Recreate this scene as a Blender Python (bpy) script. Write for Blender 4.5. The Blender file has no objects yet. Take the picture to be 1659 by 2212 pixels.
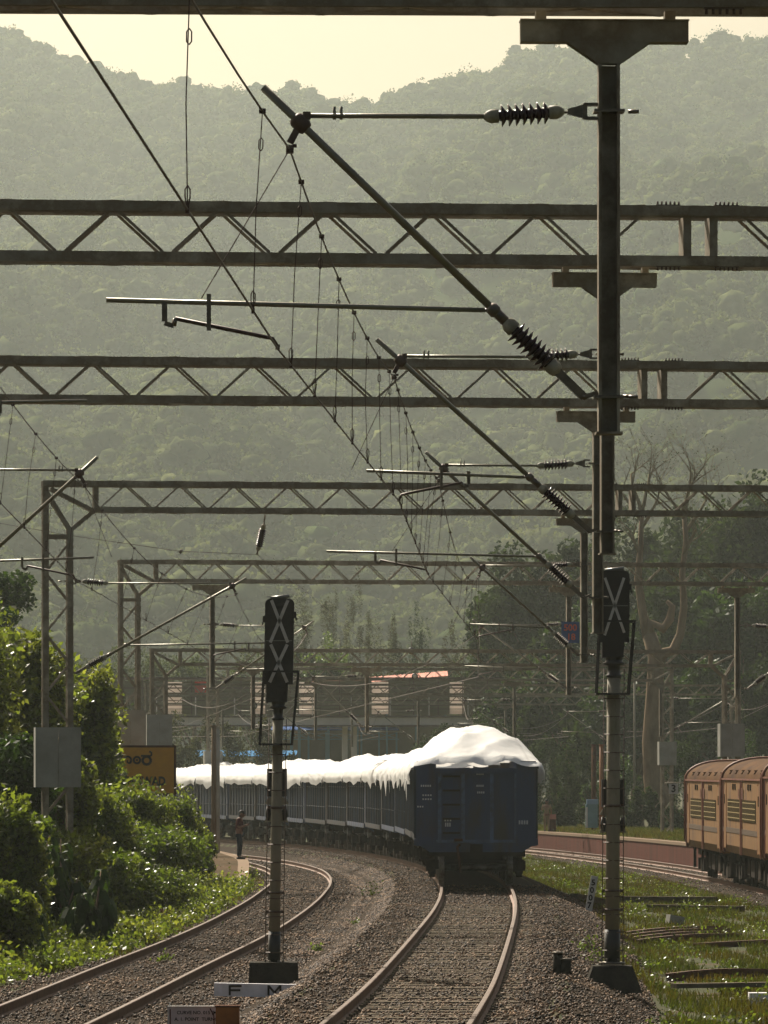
import bpy, math, random
import numpy as np
from mathutils import Vector, Matrix
R = math.radians
random.seed(7)
scene = bpy.context.scene
COL = scene.collection

# ------------------------------------------------------------------ camera, sky, sun, exposure
H = 3.05                       # camera height above the rails of the goods track
FD = 12000.0                   # focal length measured on a 1659 px wide view
CX, HY = 829.5, 1655.0         # image centre column and horizon row in that view
cam_d = bpy.data.cameras.new('camera')
cam = bpy.data.objects.new('camera', cam_d); COL.objects.link(cam)
cam.location = (0, 0, H); cam.rotation_euler = (R(90), 0, 0)
cam_d.sensor_fit = 'HORIZONTAL'; cam_d.sensor_width = 36.0
cam_d.lens = 36.0 * FD / 1659.0
cam_d.shift_y = (HY - 1106.0) / 1659.0
cam_d.clip_start = 0.5; cam_d.clip_end = 9000
scene.camera = cam

SUN_EL, SUN_AZ = 39.0, -24.0    # degrees; azimuth measured from the view direction, negative = left
world = bpy.data.worlds.new('World'); scene.world = world; world.use_nodes = True
wn = world.node_tree; bg = wn.nodes['Background']
sky = wn.nodes.new('ShaderNodeTexSky'); sky.sky_type = 'NISHITA'; sky.sun_disc = False
sky.sun_elevation = R(SUN_EL); sky.sun_rotation = R(SUN_AZ)
sky.dust_density = 7.0; sky.air_density = 1.3; sky.ozone_density = 0.6
tint = wn.nodes.new('ShaderNodeMix'); tint.data_type = 'RGBA'; tint.blend_type = 'MULTIPLY'
tint.inputs[0].default_value = 1.0; tint.inputs[7].default_value = (1.0, 0.945, 0.90, 1)
wn.links.new(sky.outputs[0], tint.inputs[6]); wn.links.new(tint.outputs[2], bg.inputs[0])
bg.inputs[1].default_value = 0.054
sd = bpy.data.lights.new('sun', 'SUN'); sd.energy = 5.0; sd.angle = R(0.5); sd.color = (1.0, 0.93, 0.80)
sun = bpy.data.objects.new('sun', sd); COL.objects.link(sun)
dirv = Vector((math.sin(R(SUN_AZ)) * math.cos(R(SUN_EL)), math.cos(R(SUN_AZ)) * math.cos(R(SUN_EL)), math.sin(R(SUN_EL))))
sun.rotation_euler = dirv.to_track_quat('Z', 'Y').to_euler(); sun.location = dirv * 50
scene.view_settings.view_transform = 'Standard'; scene.view_settings.look = 'None'
scene.view_settings.exposure = 0.68; scene.view_settings.gamma = 1.0
scene.render.engine = 'CYCLES'
scene.cycles.max_bounces = 6; scene.cycles.diffuse_bounces = 2; scene.cycles.glossy_bounces = 2
scene.cycles.transmission_bounces = 3; scene.cycles.volume_bounces = 1; scene.cycles.transparent_max_bounces = 6
scene.cycles.use_denoising = True
scene.cycles.sample_clamp_indirect = 4.0

HAZE_DENSITY = 0.00009
HAZE_COLOR = (0.86, 0.95, 0.88)

# ------------------------------------------------------------------ helpers
def P(x, y, Y):                 # a point of the measured view at distance Y -> world
    return Vector(((x - CX) * Y / FD, Y, H + (HY - y) * Y / FD))

def catmull(ctrl, n=1200):
    c = np.array(ctrl, float)
    ys = np.linspace(c[0, 0], c[-1, 0], n)
    m = np.gradient(c[:, 1], c[:, 0])
    i = np.clip(np.searchsorted(c[:, 0], ys) - 1, 0, len(c) - 2)
    h = c[i + 1, 0] - c[i, 0]; t = (ys - c[i, 0]) / h
    xs = (2*t**3-3*t**2+1)*c[i, 1] + (t**3-2*t**2+t)*h*m[i] + (-2*t**3+3*t**2)*c[i+1, 1] + (t**3-t**2)*h*m[i+1]
    k = np.exp(-np.linspace(-2, 2, 41)**2); k /= k.sum()
    pad = np.concatenate([xs[0] + (np.arange(-20, 0)) * (xs[1]-xs[0]), xs, xs[-1] + np.arange(1, 21) * (xs[-1]-xs[-2])])
    return ys, np.convolve(pad, k, 'valid')
TA = catmull([(-30, -4.3), (20, -1.95), (45, -.83), (66, .145), (76, .58), (91, 1.10), (103, 1.48), (118, 1.92), (128, 2.15), (145, 2.37), (160, 2.38), (176, 2.15), (207, .75), (240, -2.1), (261, -4.7), (285, -8.6), (310, -13.5), (345, -22)])
TB = catmull([(-30, -9.6), (20, -7.2), (78, -4.50), (95, -3.84), (108, -3.30), (118, -2.98), (127, -2.76), (144, -2.48), (160, -2.42), (176, -2.6), (190, -3.02), (203, -3.75), (218, -5.0), (235, -7.1), (262, -11.5), (300, -19)])
TC = catmull([(-30, 14.6), (100, 13.4), (160, 12.7), (196, 12.3), (230, 11.2), (270, 9.0), (300, 6.7), (330, 3.6), (370, -1.5)])
def cA(Y): return np.interp(Y, *TA)
def cB(Y): return np.interp(Y, *TB)
def cC(Y): return np.interp(Y, *TC)
def fall(Y): return -0.0045 * np.maximum(0, np.asarray(Y, float) - 150)
def smooth(a, b, x):
    t = np.clip((x - a) / (b - a), 0, 1); return t * t * (3 - 2 * t)
def ground(X, Y):
    X = np.asarray(X, float); Y = np.asarray(Y, float)
    dA = X - cA(Y); dB = X - cB(Y); dC = X - cC(Y)
    far = smooth(300, 330, Y)
    right = -0.86 + 0.35 * smooth(14.5, 15.5, X) * smooth(150, 260, Y)
    left = -0.52 + 0.9 * smooth(3.0, 9.0, -dB) * (1 - smooth(260, 320, Y))
    base = np.where(dA > 0, right, -0.52)
    base = np.where(dB < 0, left, base)
    bA = -0.19 - np.clip((np.abs(dA) - 1.9) * 0.42, 0, 3)
    bB = -0.47 - np.clip((np.abs(dB) - 1.5) * 0.4, 0, 3)
    bC = -0.83 - np.clip((np.abs(dC) - 1.6) * 0.4, 0, 3)
    z = np.maximum(base, np.maximum(np.where(Y < 345, bA, -5), np.maximum(np.where(Y < 300, bB, -5), np.where(Y < 370, bC, -5))))
    z = z * (1 - far) + (-0.7) * far
    return z + fall(np.minimum(Y, 400))

class MB:
    def __init__(s): s.v = []; s.f = []; s.sm = []
    def add(s, vs, fs, smooth=False):
        b = len(s.v); s.v += [tuple(p) for p in vs]; s.f += [tuple(i + b for i in f) for f in fs]; s.sm += [smooth] * len(fs); return s
    def box(s, c, d, m=None, taper=1.0):
        x, y, z = d[0]/2, d[1]/2, d[2]/2
        vs = [Vector((sx*x*(taper if sz > 0 else 1), sy*y*(taper if sz > 0 else 1), sz*z)) for sz in (-1, 1) for sy in (-1, 1) for sx in (-1, 1)]
        if m is not None: vs = [m @ v for v in vs]
        vs = [v + Vector(c) for v in vs]
        return s.add(vs, [(0,2,3,1),(4,5,7,6),(0,1,5,4),(2,6,7,3),(0,4,6,2),(1,3,7,5)])
    def bar(s, a, b, w, h, up=(0, 0, 1)):
        a = Vector(a); b = Vector(b); d = b - a; L = d.length
        if L < 1e-6: return s
        z = d / L; u = Vector(up)
        if abs(z.dot(u)) > .99: u = Vector((0, 1, 0))
        x = u.cross(z).normalized(); y = z.cross(x)
        m = Matrix((x, y, z)).transposed()
        return s.box((a + b) / 2, (w, h, L), m)
    def tube(s, pts, r, n=8, caps=True):
        pts = [Vector(p) for p in pts]; rr = r if isinstance(r, (list, tuple)) else [r] * len(pts)
        vs = []; fs = []; prev = None
        for i, p in enumerate(pts):
            d = (pts[min(i+1, len(pts)-1)] - pts[max(i-1, 0)]).normalized()
            u = prev if prev is not None else (Vector((0, 0, 1)) if abs(d.z) < .9 else Vector((1, 0, 0)))
            x = (u - d * u.dot(d)); x = x.normalized() if x.length > 1e-5 else d.orthogonal().normalized()
            prev = x; y = d.cross(x)
            for k in range(n):
                a = 2 * math.pi * k / n; vs.append(p + (x * math.cos(a) + y * math.sin(a)) * rr[i])
        for i in range(len(pts) - 1):
            for k in range(n):
                fs.append((i*n+k, i*n+(k+1) % n, (i+1)*n+(k+1) % n, (i+1)*n+k))
        if caps: fs.append(tuple(range(n))[::-1]); fs.append(tuple((len(pts)-1)*n + k for k in range(n)))
        return s.add(vs, fs, n > 5)
    def lathe(s, a, b, prof, n=14):      # prof: (t 0..1 along a->b, radius)
        a = Vector(a); b = Vector(b); d = (b - a); z = d.normalized(); x = z.orthogonal().normalized(); y = z.cross(x)
        vs = []; fs = []
        for t, r in prof:
            for k in range(n):
                q = 2 * math.pi * k / n; vs.append(a + d * t + (x * math.cos(q) + y * math.sin(q)) * max(r, 1e-4))
        for i in range(len(prof) - 1):
            for k in range(n): fs.append((i*n+k, i*n+(k+1) % n, (i+1)*n+(k+1) % n, (i+1)*n+k))
        fs.append(tuple(range(n))[::-1]); fs.append(tuple((len(prof)-1)*n + k for k in range(n)))
        return s.add(vs, fs, True)
    def poly(s, pts, th, nrm=(0, 1, 0)):      # flat outline given its thickness
        n = Vector(nrm) * th / 2; k = len(pts); pts = [Vector(p) for p in pts]
        vs = [p - n for p in pts] + [p + n for p in pts]
        fs = [tuple(range(k)), tuple(range(k, 2*k))[::-1]] + [(i, i + k, (i+1) % k + k, (i+1) % k) for i in range(k)]
        return s.add(vs, fs)
    def build(s, name, mat, parent=None, at=None):
        me = bpy.data.meshes.new(name)
        o = bpy.data.objects.new(name, me); COL.objects.link(o)
        org = Vector((0, 0, 0))
        if parent is not None:
            org = ORG.get(parent.as_pointer(), Vector((0, 0, 0))); o.parent = parent
        elif at is not None:
            org = Vector(at); o.location = org
        ORG[o.as_pointer()] = org
        me.from_pydata([(v[0]-org.x, v[1]-org.y, v[2]-org.z) for v in s.v], [], s.f)
        me.polygons.foreach_set('use_smooth', s.sm)
        if isinstance(mat, (list, tuple)):
            for m_ in mat: me.materials.append(m_)
        else: me.materials.append(mat)
        me.update(); return o
ORG = {}

def tag(o, label, cat, group=None, kind=None):
    if label: o['label'] = label
    if cat: o['category'] = cat
    if group: o['group'] = group
    if kind: o['kind'] = kind
    return o
def thing(name, label, cat, loc=(0, 0, 0), rz=0.0, group=None, world=False):
    o = bpy.data.objects.new(name, None); COL.objects.link(o); o.empty_display_size = .3
    o.location = loc; o.rotation_euler = (0, 0, rz)
    if world: ORG[o.as_pointer()] = Vector(loc)
    return tag(o, label, cat, group)
def kids(o): return [c for c in COL.objects if c.parent == o]
def copy_tree(o, parent=None, table=None):
    c = o.copy(); COL.objects.link(c)
    if parent is not None: c.parent = parent
    ch = table[o.name] if table else kids(o)
    for k in ch: copy_tree(k, c)
    return c
def np_mesh(name, V, F, mat, parent=None, at=None, smooth_=False):
    V = np.ascontiguousarray(V, np.float32); F = np.ascontiguousarray(F, np.int32)
    me = bpy.data.meshes.new(name); k = F.shape[1]
    o = bpy.data.objects.new(name, me); COL.objects.link(o)
    org = Vector((0, 0, 0))
    if parent is not None: org = ORG.get(parent.as_pointer(), org); o.parent = parent
    elif at is not None: org = Vector(at); o.location = org
    V = V - np.array(org, np.float32)
    me.vertices.add(len(V)); me.vertices.foreach_set('co', V.ravel())
    me.loops.add(F.size); me.loops.foreach_set('vertex_index', F.ravel())
    me.polygons.add(len(F)); me.polygons.foreach_set('loop_start', np.arange(0, F.size, k, dtype=np.int32))
    me.polygons.foreach_set('loop_total', np.full(len(F), k, np.int32))
    if smooth_: me.polygons.foreach_set('use_smooth', np.ones(len(F), bool))
    me.materials.append(mat); me.update(calc_edges=True); return o
def text_mesh(name, body, size, mat, parent, M, bold=0.0, ext=0.004, align='CENTER'):
    cu = bpy.data.curves.new(name, 'FONT'); cu.body = body; cu.size = size; cu.extrude = ext; cu.offset = bold
    cu.align_x = align; cu.align_y = 'CENTER'; cu.resolution_u = 3
    t = bpy.data.objects.new(name, cu); COL.objects.link(t)
    dg = bpy.context.evaluated_depsgraph_get()
    me = bpy.data.meshes.new_from_object(t.evaluated_get(dg))
    bpy.data.objects.remove(t); me.name = name
    org = ORG.get(parent.as_pointer(), Vector((0, 0, 0)))
    me.transform(Matrix.Translation(-org) @ M)
    me.materials.clear(); me.materials.append(mat)
    o = bpy.data.objects.new(name, me); COL.objects.link(o); o.parent = parent; return o
FACE = Matrix.Rotation(R(90), 4, 'X')      # text standing up and facing the camera

# ------------------------------------------------------------------ materials
def mat(name, c1, rough=.7, metal=0.0, c2=None, scale=3.0, bump=0.0, bscale=40.0, c3=None, stretch=(1, 1, 1), detail=6, island=0.0, trans=0.0, spec=None):
    if spec is None: spec = .02 if rough >= .85 else (.15 if rough >= .55 else .4)
    m = bpy.data.materials.new(name); m.use_nodes = True; nt = m.node_tree; b = nt.nodes['Principled BSDF']
    b.inputs['Roughness'].default_value = rough; b.inputs['Metallic'].default_value = metal
    b.inputs['Specular IOR Level'].default_value = spec
    b.inputs['Base Color'].default_value = (*c1, 1)
    L = nt.links.new; tc = nt.nodes.new('ShaderNodeTexCoord'); mp = nt.nodes.new('ShaderNodeMapping')
    mp.inputs['Scale'].default_value = stretch; L(tc.outputs['Object'], mp.inputs[0])
    out = None
    if c2 is not None:
        n = nt.nodes.new('ShaderNodeTexNoise'); n.inputs['Scale'].default_value = scale; n.inputs['Detail'].default_value = detail
        n.inputs['Roughness'].default_value = .65; L(mp.outputs[0], n.inputs['Vector'])
        r = nt.nodes.new('ShaderNodeValToRGB'); r.color_ramp.elements[0].position = .36; r.color_ramp.elements[1].position = .66
        r.color_ramp.elements[0].color = (*c1, 1); r.color_ramp.elements[1].color = (*c2, 1)
        if c3 is not None:
            e = r.color_ramp.elements.new(.5); e.color = (*c3, 1)
        L(n.outputs['Fac'], r.inputs[0]); out = r.outputs[0]
    if island > 0:
        g = nt.nodes.new('ShaderNodeNewGeometry'); mr = nt.nodes.new('ShaderNodeMapRange')
        mr.inputs['To Min'].default_value = 1 - island; mr.inputs['To Max'].default_value = 1 + island
        L(g.outputs['Random Per Island'], mr.inputs[0])
        mx = nt.nodes.new('ShaderNodeVectorMath'); mx.operation = 'SCALE'
        if out is None: mx.inputs[0].default_value = c1
        else: L(out, mx.inputs[0])
        L(mr.outputs[0], mx.inputs['Scale']); out = mx.outputs[0]
    if out is not None: L(out, b.inputs['Base Color'])
    if bump > 0:
        n2 = nt.nodes.new('ShaderNodeTexNoise'); n2.inputs['Scale'].default_value = bscale; n2.inputs['Detail'].default_value = 4
        L(mp.outputs[0], n2.inputs['Vector']); bp = nt.nodes.new('ShaderNodeBump'); bp.inputs['Strength'].default_value = bump
        bp.inputs['Distance'].default_value = .02; L(n2.outputs['Fac'], bp.inputs['Height']); L(bp.outputs[0], b.inputs['Normal'])
    if trans > 0:
        t = nt.nodes.new('ShaderNodeBsdfTranslucent'); mix = nt.nodes.new('ShaderNodeMixShader'); mix.inputs[0].default_value = trans
        if out is not None:
            v = nt.nodes.new('ShaderNodeVectorMath'); v.operation = 'MULTIPLY'; v.inputs[1].default_value = (1.5, 1.6, .7) if name.startswith('leaf') else (1, 1, 1)
            L(out, v.inputs[0]); L(v.outputs[0], t.inputs[0])
        else: t.inputs[0].default_value = (*c1, 1)
        L(b.outputs[0], mix.inputs[1]); L(t.outputs[0], mix.inputs[2]); L(mix.outputs[0], nt.nodes['Material Output'].inputs[0])
    return m
M = {}
M['galv'] = mat('galvanised_steel', (.24, .22, .17), .75, .05, (.34, .305, .23), 1.6, .25, 30, c3=(.17, .135, .09), detail=9)
M['tube'] = mat('tube_steel', (.16, .15, .11), .38, .6, (.24, .22, .16), 6, .1, 60)
M['fitting'] = mat('fitting_steel', (.10, .088, .07), .35, .7, (.17, .14, .10), 12)
M['rustfit'] = mat('rusty_hook', (.10, .065, .045), .5, .4, (.07, .045, .035), 14)
M['ins'] = mat('insulator_glaze', (.028, .014, .016), .12, 0, (.045, .02, .02), 8)
M['inscap'] = mat('insulator_cap', (.34, .32, .24), .6, 0, (.20, .18, .12), 12)
M['wire'] = mat('wire_copper', (.075, .045, .035), .5, .6)
M['rail'] = mat('rail_rust', (.115, .055, .032), .7, .2, (.06, .033, .022), 3, .3, 40, c3=(.15, .075, .04))
M['railtop'] = mat('rail_head', (.12, .076, .048), .6, .2, (.07, .042, .027), 1.2)
M['sleeper'] = mat('sleeper_concrete', (.15, .125, .09), .9, 0, (.095, .075, .05), 5, .3, 30)
M['stone'] = mat('ballast_stone', (.064, .038, .020), .75, 0, (.195, .118, .064), .30, .0, c3=(.102, .062, .034), island=.92, detail=9, spec=.22)
M['ballast'] = mat('track_bed', (.024, .017, .011), .95, 0, (.045, .032, .02), 16, .6, 30, c3=(.034, .024, .016))
M['soil'] = mat('soil', (.035, .036, .010), 1, 0, (.065, .042, .017), .8, .4, 12, c3=(.040, .046, .012), spec=.1)
M['blue'] = mat('wagon_blue', (.042, .062, .115), .5, .1, (.062, .052, .045), 1.4, .15, 20, c3=(.046, .066, .125), stretch=(1, 1, .3))
M['postlight'] = mat('wagon_side_post', (.045, .065, .095), .6, .1, (.040, .036, .032), .35)
M['bluerib'] = mat('wagon_blue_rib', (.12, .18, .30), .5, .1, (.06, .065, .08), 4)
M['brown'] = mat('wagon_brown', (.050, .036, .026), .6, .1, (.035, .042, .055), 2.0, .15, 20)
M['under'] = mat('underframe_grime', (.022, .017, .013), .85, .1, (.045, .032, .022), 3, .3, 20)
M['wheel'] = mat('wheel_tread', (.22, .20, .18), .4, .8, (.09, .07, .055), 9)
M['rusty'] = mat('rust', (.11, .045, .022), .85, 0, (.06, .03, .02), 6, .3, 30)
M['tarp'] = mat('tarpaulin', (.93, .92, .88), .6, 0, (.88, .86, .81), 1.5, 1.0, 3.2, trans=.3)
M['mark'] = mat('painted_mark', (.6, .6, .6), .8)
M['yellow'] = mat('coach_yellow', (.165, .074, .011), .75, 0, (.085, .036, .009), 1.1, .08, 8, c3=(.185, .086, .014), stretch=(1, 1, .4))
M['roof'] = mat('coach_roof', (.10, .050, .020), .85, 0, (.055, .030, .019), 1.3, .1, 8, stretch=(1, .3, 1))
M['coachred'] = mat('coach_trim', (.12, .03, .022), .6, 0, (.20, .075, .03), 2)
M['orange'] = mat('coach_orange', (.30, .11, .02), .6, 0, (.16, .055, .02), 2)
M['dark'] = mat('dark_opening', (.02, .016, .012), 1, spec=0)
M['grille'] = mat('window_grille', (.38, .28, .12), .6)
M['band'] = mat('coach_band', (.09, .055, .028), .7, 0, (.07, .042, .022), 3)
M['sigblack'] = mat('signal_black', (.012, .011, .010), .45, .1, (.022, .018, .014), 5, .1, 20)
M['sigtop'] = mat('signal_hood', (.16, .16, .14), .35, .4)
M['white'] = mat('white_strip', (.50, .49, .46), .6, 0, (.40, .38, .34), 8)
M['post'] = mat('post_pale', (.20, .18, .125), .75, 0, (.12, .115, .05), 1.6, .2, 30, c3=(.24, .21, .15), stretch=(1, 1, .35))
M['concdark'] = mat('dark_concrete', (.028, .026, .022), .9, 0, (.055, .048, .035), 3, .4, 20)
M['conc'] = mat('concrete', (.34, .33, .29), .9, 0, (.24, .23, .19), 1.2, .2, 20)
M['guard'] = mat('guard_sheet', (.33, .32, .28), .7, .1, (.24, .235, .20), 1.5, .1, 6)
M['signyellow'] = mat('sign_yellow', (.50, .25, .03), .7, 0, (.42, .20, .03), 3)
M['black'] = mat('black_paint', (.015, .013, .012), .7)
M['board'] = mat('white_board', (.75, .73, .74), .7, 0, (.60, .57, .57), 6)
M['boardgrey'] = mat('grey_board', (.55, .50, .50), .7, 0, (.45, .41, .41), 6)
M['plat'] = mat('platform_top', (.10, .062, .035), .95, 0, (.06, .045, .022), .8, .2, 10)
M['platface'] = mat('platform_face', (.12, .042, .030), .9, 0, (.08, .035, .025), .7, .3, 14, stretch=(1, 1, .2))
M['coping'] = mat('platform_coping', (.24, .17, .12), .9, 0, (.24, .18, .12), 1.2, .3, 14)
M['fob'] = mat('bridge_pale', (.75, .66, .58), .85, 0, (.60, .52, .44), .5)
M['fobpanel'] = mat('bridge_panel', (.85, .78, .72), .85, 0, (.74, .66, .60), .6, trans=.38)
M['fobmesh'] = mat('bridge_olive', (.13, .125, .075), .85, 0, (.17, .15, .095), .7, trans=.35)
M['fobdark'] = mat('bridge_steel', (.13, .08, .065), .7, .2, (.09, .06, .05), .7)
M['red'] = mat('red_panel', (.65, .08, .05), .7, trans=.3)
M['roofred'] = mat('red_roof', (.55, .19, .12), .7, 0, (.45, .13, .08), .6)
M['roofblue'] = mat('blue_roof', (.035, .075, .20), .9, 0, (.06, .11, .24), .6)
M['roofcyan'] = mat('blue_roof_bright', (.05, .17, .33), .9, 0, (.07, .21, .38), .6)
M['bluesteel'] = mat('blue_steelwork', (.10, .18, .20), .7)
M['cyanbox'] = mat('blue_box', (.14, .25, .28), .55, 0, (.10, .19, .20), 2)
M['cyantop'] = mat('blue_box_top', (.16, .27, .38), .5)
M['skin'] = mat('skin', (.20, .10, .06), .6)
M['hair'] = mat('hair', (.012, .009, .008), .6)
M['shirt'] = mat('maroon_shirt', (.085, .022, .022), .85, 0, (.06, .018, .018), 8)
M['jeans'] = mat('dark_jeans', (.022, .028, .04), .85, 0, (.03, .036, .05), 8)
M['khaki'] = mat('khaki_cloth', (.27, .20, .13), .85, 0, (.22, .16, .10), 8)
M['pink'] = mat('pink_bag', (.42, .18, .14), .8)
M['bark'] = mat('bark', (.13, .09, .055), .9, 0, (.20, .15, .10), 1.5, .5, 8, stretch=(1, 1, .3))
M['barkpale'] = mat('pale_bark', (.26, .19, .12), .9, 0, (.12, .085, .055), 1.2, .5, 6, stretch=(1, 1, .3))
M['twig'] = mat('twig', (.15, .12, .07), .9)
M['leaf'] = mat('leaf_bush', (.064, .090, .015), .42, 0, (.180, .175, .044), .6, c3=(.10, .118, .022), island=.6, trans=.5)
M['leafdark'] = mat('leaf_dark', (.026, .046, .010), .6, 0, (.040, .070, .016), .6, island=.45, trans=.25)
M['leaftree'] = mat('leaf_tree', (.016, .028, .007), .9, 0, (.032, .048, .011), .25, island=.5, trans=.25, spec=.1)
M['leafhill'] = mat('leaf_hill', (.034, .054, .018), 1, 0, (.115, .122, .046), .045, island=.35, trans=.2, detail=8, spec=0)
M['leafolive'] = mat('leaf_olive', (.050, .044, .024), .9, 0, (.034, .040, .018), .15, island=.35, trans=.3)
M['leaflime'] = mat('leaf_lime', (.075, .115, .020), .5, 0, (.10, .13, .03), .3, island=.4, trans=.4)
M['weed'] = mat('leaf_weed', (.055, .082, .014), .40, 0, (.125, .130, .034), .8, c3=(.075, .098, .018), island=.55, trans=.42)
M['grass'] = mat('leaf_grass', (.075, .048, .012), .8, 0, (.040, .062, .010), .45, c3=(.060, .058, .013), island=.45, trans=.3, spec=.2)
M['hill'] = mat('hill_ground', (.020, .032, .012), 1, 0, (.035, .048, .018), .03, spec=0)
M['lamp'] = mat('lamp_glass', (.5, .5, .48), .3)

# ------------------------------------------------------------------ ground, ballast, hills
def grid_mesh(name, xs, ys, zf, m, kind='structure'):
    X, Y = np.meshgrid(xs, ys); Z = zf(X, Y)
    V = np.stack([X.ravel(), Y.ravel(), Z.ravel()], 1); nx, ny = len(xs), len(ys)
    i = np.arange(nx - 1)[None, :] + nx * np.arange(ny - 1)[:, None]; i = i.ravel()
    F = np.stack([i, i + 1, i + nx + 1, i + nx], 1)
    o = np_mesh(name, V, F, m, smooth_=True); o['kind'] = kind; return o
xs = np.concatenate([np.linspace(-900, -60, 12), np.linspace(-55, -20, 15), np.arange(-19, 22, .35), np.linspace(24, 60, 12), np.linspace(70, 900, 12)])
ys = np.concatenate([np.linspace(-60, 50, 12), np.arange(52, 350, 1.2), np.linspace(352, 560, 20), np.linspace(600, 4300, 16)])
grid_mesh('ground', xs, ys, ground, M['soil'])
rs = np.random.RandomState(3)
# ballast bed sheets lie 4 mm above the ground
def bed(name, cf, lo, hi, y0, y1):
    yy = np.arange(y0, y1, 1.0); tt = np.linspace(lo, hi, 14)
    V = []
    for y in yy:
        c = float(cf(y)); x = c + tt; z = ground(x, np.full_like(x, y)) + .02
        V.append(np.stack([x, np.full_like(x, y), z], 1))
    V = np.concatenate(V); nx = len(tt); i = (np.arange(nx-1)[None, :] + nx*np.arange(len(yy)-1)[:, None]).ravel()
    o = np_mesh(name, V, np.stack([i, i+1, i+nx+1, i+nx], 1), M['ballast'], smooth_=True); o['kind'] = 'structure'; return o
bed('track_bed', cA, -3.9, 3.1, 20, 345)
bed('track_bed', cB, -1.7, 1.75, 20, 285)
bed('track_bed', cC, -2.2, 1.9, 60, 360)

def rot_rand(n):
    q = rs.normal(size=(n, 4)); q /= np.linalg.norm(q, axis=1)[:, None]; w, x, y, z = q.T
    return np.stack([np.stack([1-2*(y*y+z*z), 2*(x*y-z*w), 2*(x*z+y*w)], 1), np.stack([2*(x*y+z*w), 1-2*(x*x+z*z), 2*(y*z-x*w)], 1), np.stack([2*(x*z-y*w), 2*(y*z+x*w), 1-2*(x*x+y*y)], 1)], 1)
OCT = np.array([(1,0,0),(-1,0,0),(0,1,0),(0,-1,0),(0,0,1),(0,0,-1)], float)
OF = np.array([(0,2,4),(2,1,4),(1,3,4),(3,0,4),(2,0,5),(1,2,5),(3,1,5),(0,3,5)])
def stones(name, pos, size, m):
    n = len(pos); v = OCT[None] * rs.uniform(.55, 1.2, (n, 6, 1)) * rs.uniform(.7, 1.15, (n, 1, 3))
    v = np.einsum('nij,nkj->nki', rot_rand(n), v) * size[:, None, None] + pos[:, None, :]
    F = (OF[None] + (np.arange(n) * 6)[:, None, None]).reshape(-1, 3)
    return np_mesh(name, v.reshape(-1, 3), F, m)
def scatter_band(cf, lo, hi, y0, y1, dens, near=None):
    n = int((hi - lo) * (y1 - y0) * dens); y = rs.uniform(y0, y1, n); t = rs.uniform(lo, hi, n)
    return cf(y) + t, y
px = []; py = []
for cf, lo, hi, y0, y1, d in ((cA, -2.6, 3.3, 60, 105, 95), (cA, -2.6, 3.4, 105, 150, 70), (cA, -2.6, -1.0, 150, 260, 40), (cB, -2.1, 1.9, 60, 100, 85), (cB, -1.5, 1.9, 100, 165, 60), (cB, -2.2, 2.0, 165, 235, 35), (cC, -2.4, .9, 150, 330, 18)):
    a, b = scatter_band(cf, lo, hi, y0, y1, d); px.append(a); py.append(b)
# the gap between the two tracks
n = 60000; y = rs.uniform(60, 230, n); f = rs.uniform(0, 1, n); px.append(cB(y) + 1.5 + f * np.maximum(cA(y) - cB(y) - 3.6, .5)); py.append(y)
px = np.concatenate(px); py = np.concatenate(py)
keep = np.abs(px) < .0715 * py + .5; px = px[keep]; py = py[keep]
pz = ground(px, py) + .02
offA = np.abs(np.abs(px - cA(py)) - .87) < .11; offB = np.abs(np.abs(px - cB(py)) - .87) < .11
pz[offA | offB] -= .02
sz = rs.uniform(.014, .040, len(px)); sz[rs.rand(len(px)) < .02] *= 1.6; pz[np.abs(px - cA(py)) < .75] -= .006
tag(stones('gravel', np.stack([px, py, pz + rs.uniform(-.01, .02, len(px))], 1), sz, M['stone']), None, None, kind='stuff')

# leaves: many small diamond faces
def leaves(pos, size, asp=.5, up=0.0):
    n = len(pos); a = rs.normal(size=(n, 3)); a[:, 2] += up; a /= np.linalg.norm(a, axis=1)[:, None]
    b = np.cross(a, rs.normal(size=(n, 3))); b /= np.linalg.norm(b, axis=1)[:, None]
    s = size[:, None]; v = np.stack([pos - a*s, pos + b*s*asp, pos + a*s, pos - b*s*asp], 1)
    return v.reshape(-1, 3), np.arange(4*n).reshape(-1, 4)
def crown_pts(c, rad, n, clumps=26, spread=.3, low=-.45):
    c = np.array(c, float); rad = np.array(rad, float)
    d = rs.normal(size=(clumps*3, 3)); d /= np.linalg.norm(d, axis=1)[:, None]; d = d[d[:, 2] > low][:clumps]
    cc = d * rs.uniform(.45, .95, (len(d), 1)); w = rs.uniform(.5, 1.5, len(cc)); idx = rs.choice(len(cc), n, p=w/w.sum())
    r = rs.normal(size=(n, 3)); r /= np.linalg.norm(r, axis=1)[:, None]; r *= (rs.uniform(.35, 1, (n, 1))) * spread * rs.uniform(.6, 1.3, (len(cc), 1))[idx]
    return c + (cc[idx] + r) * rad

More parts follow.
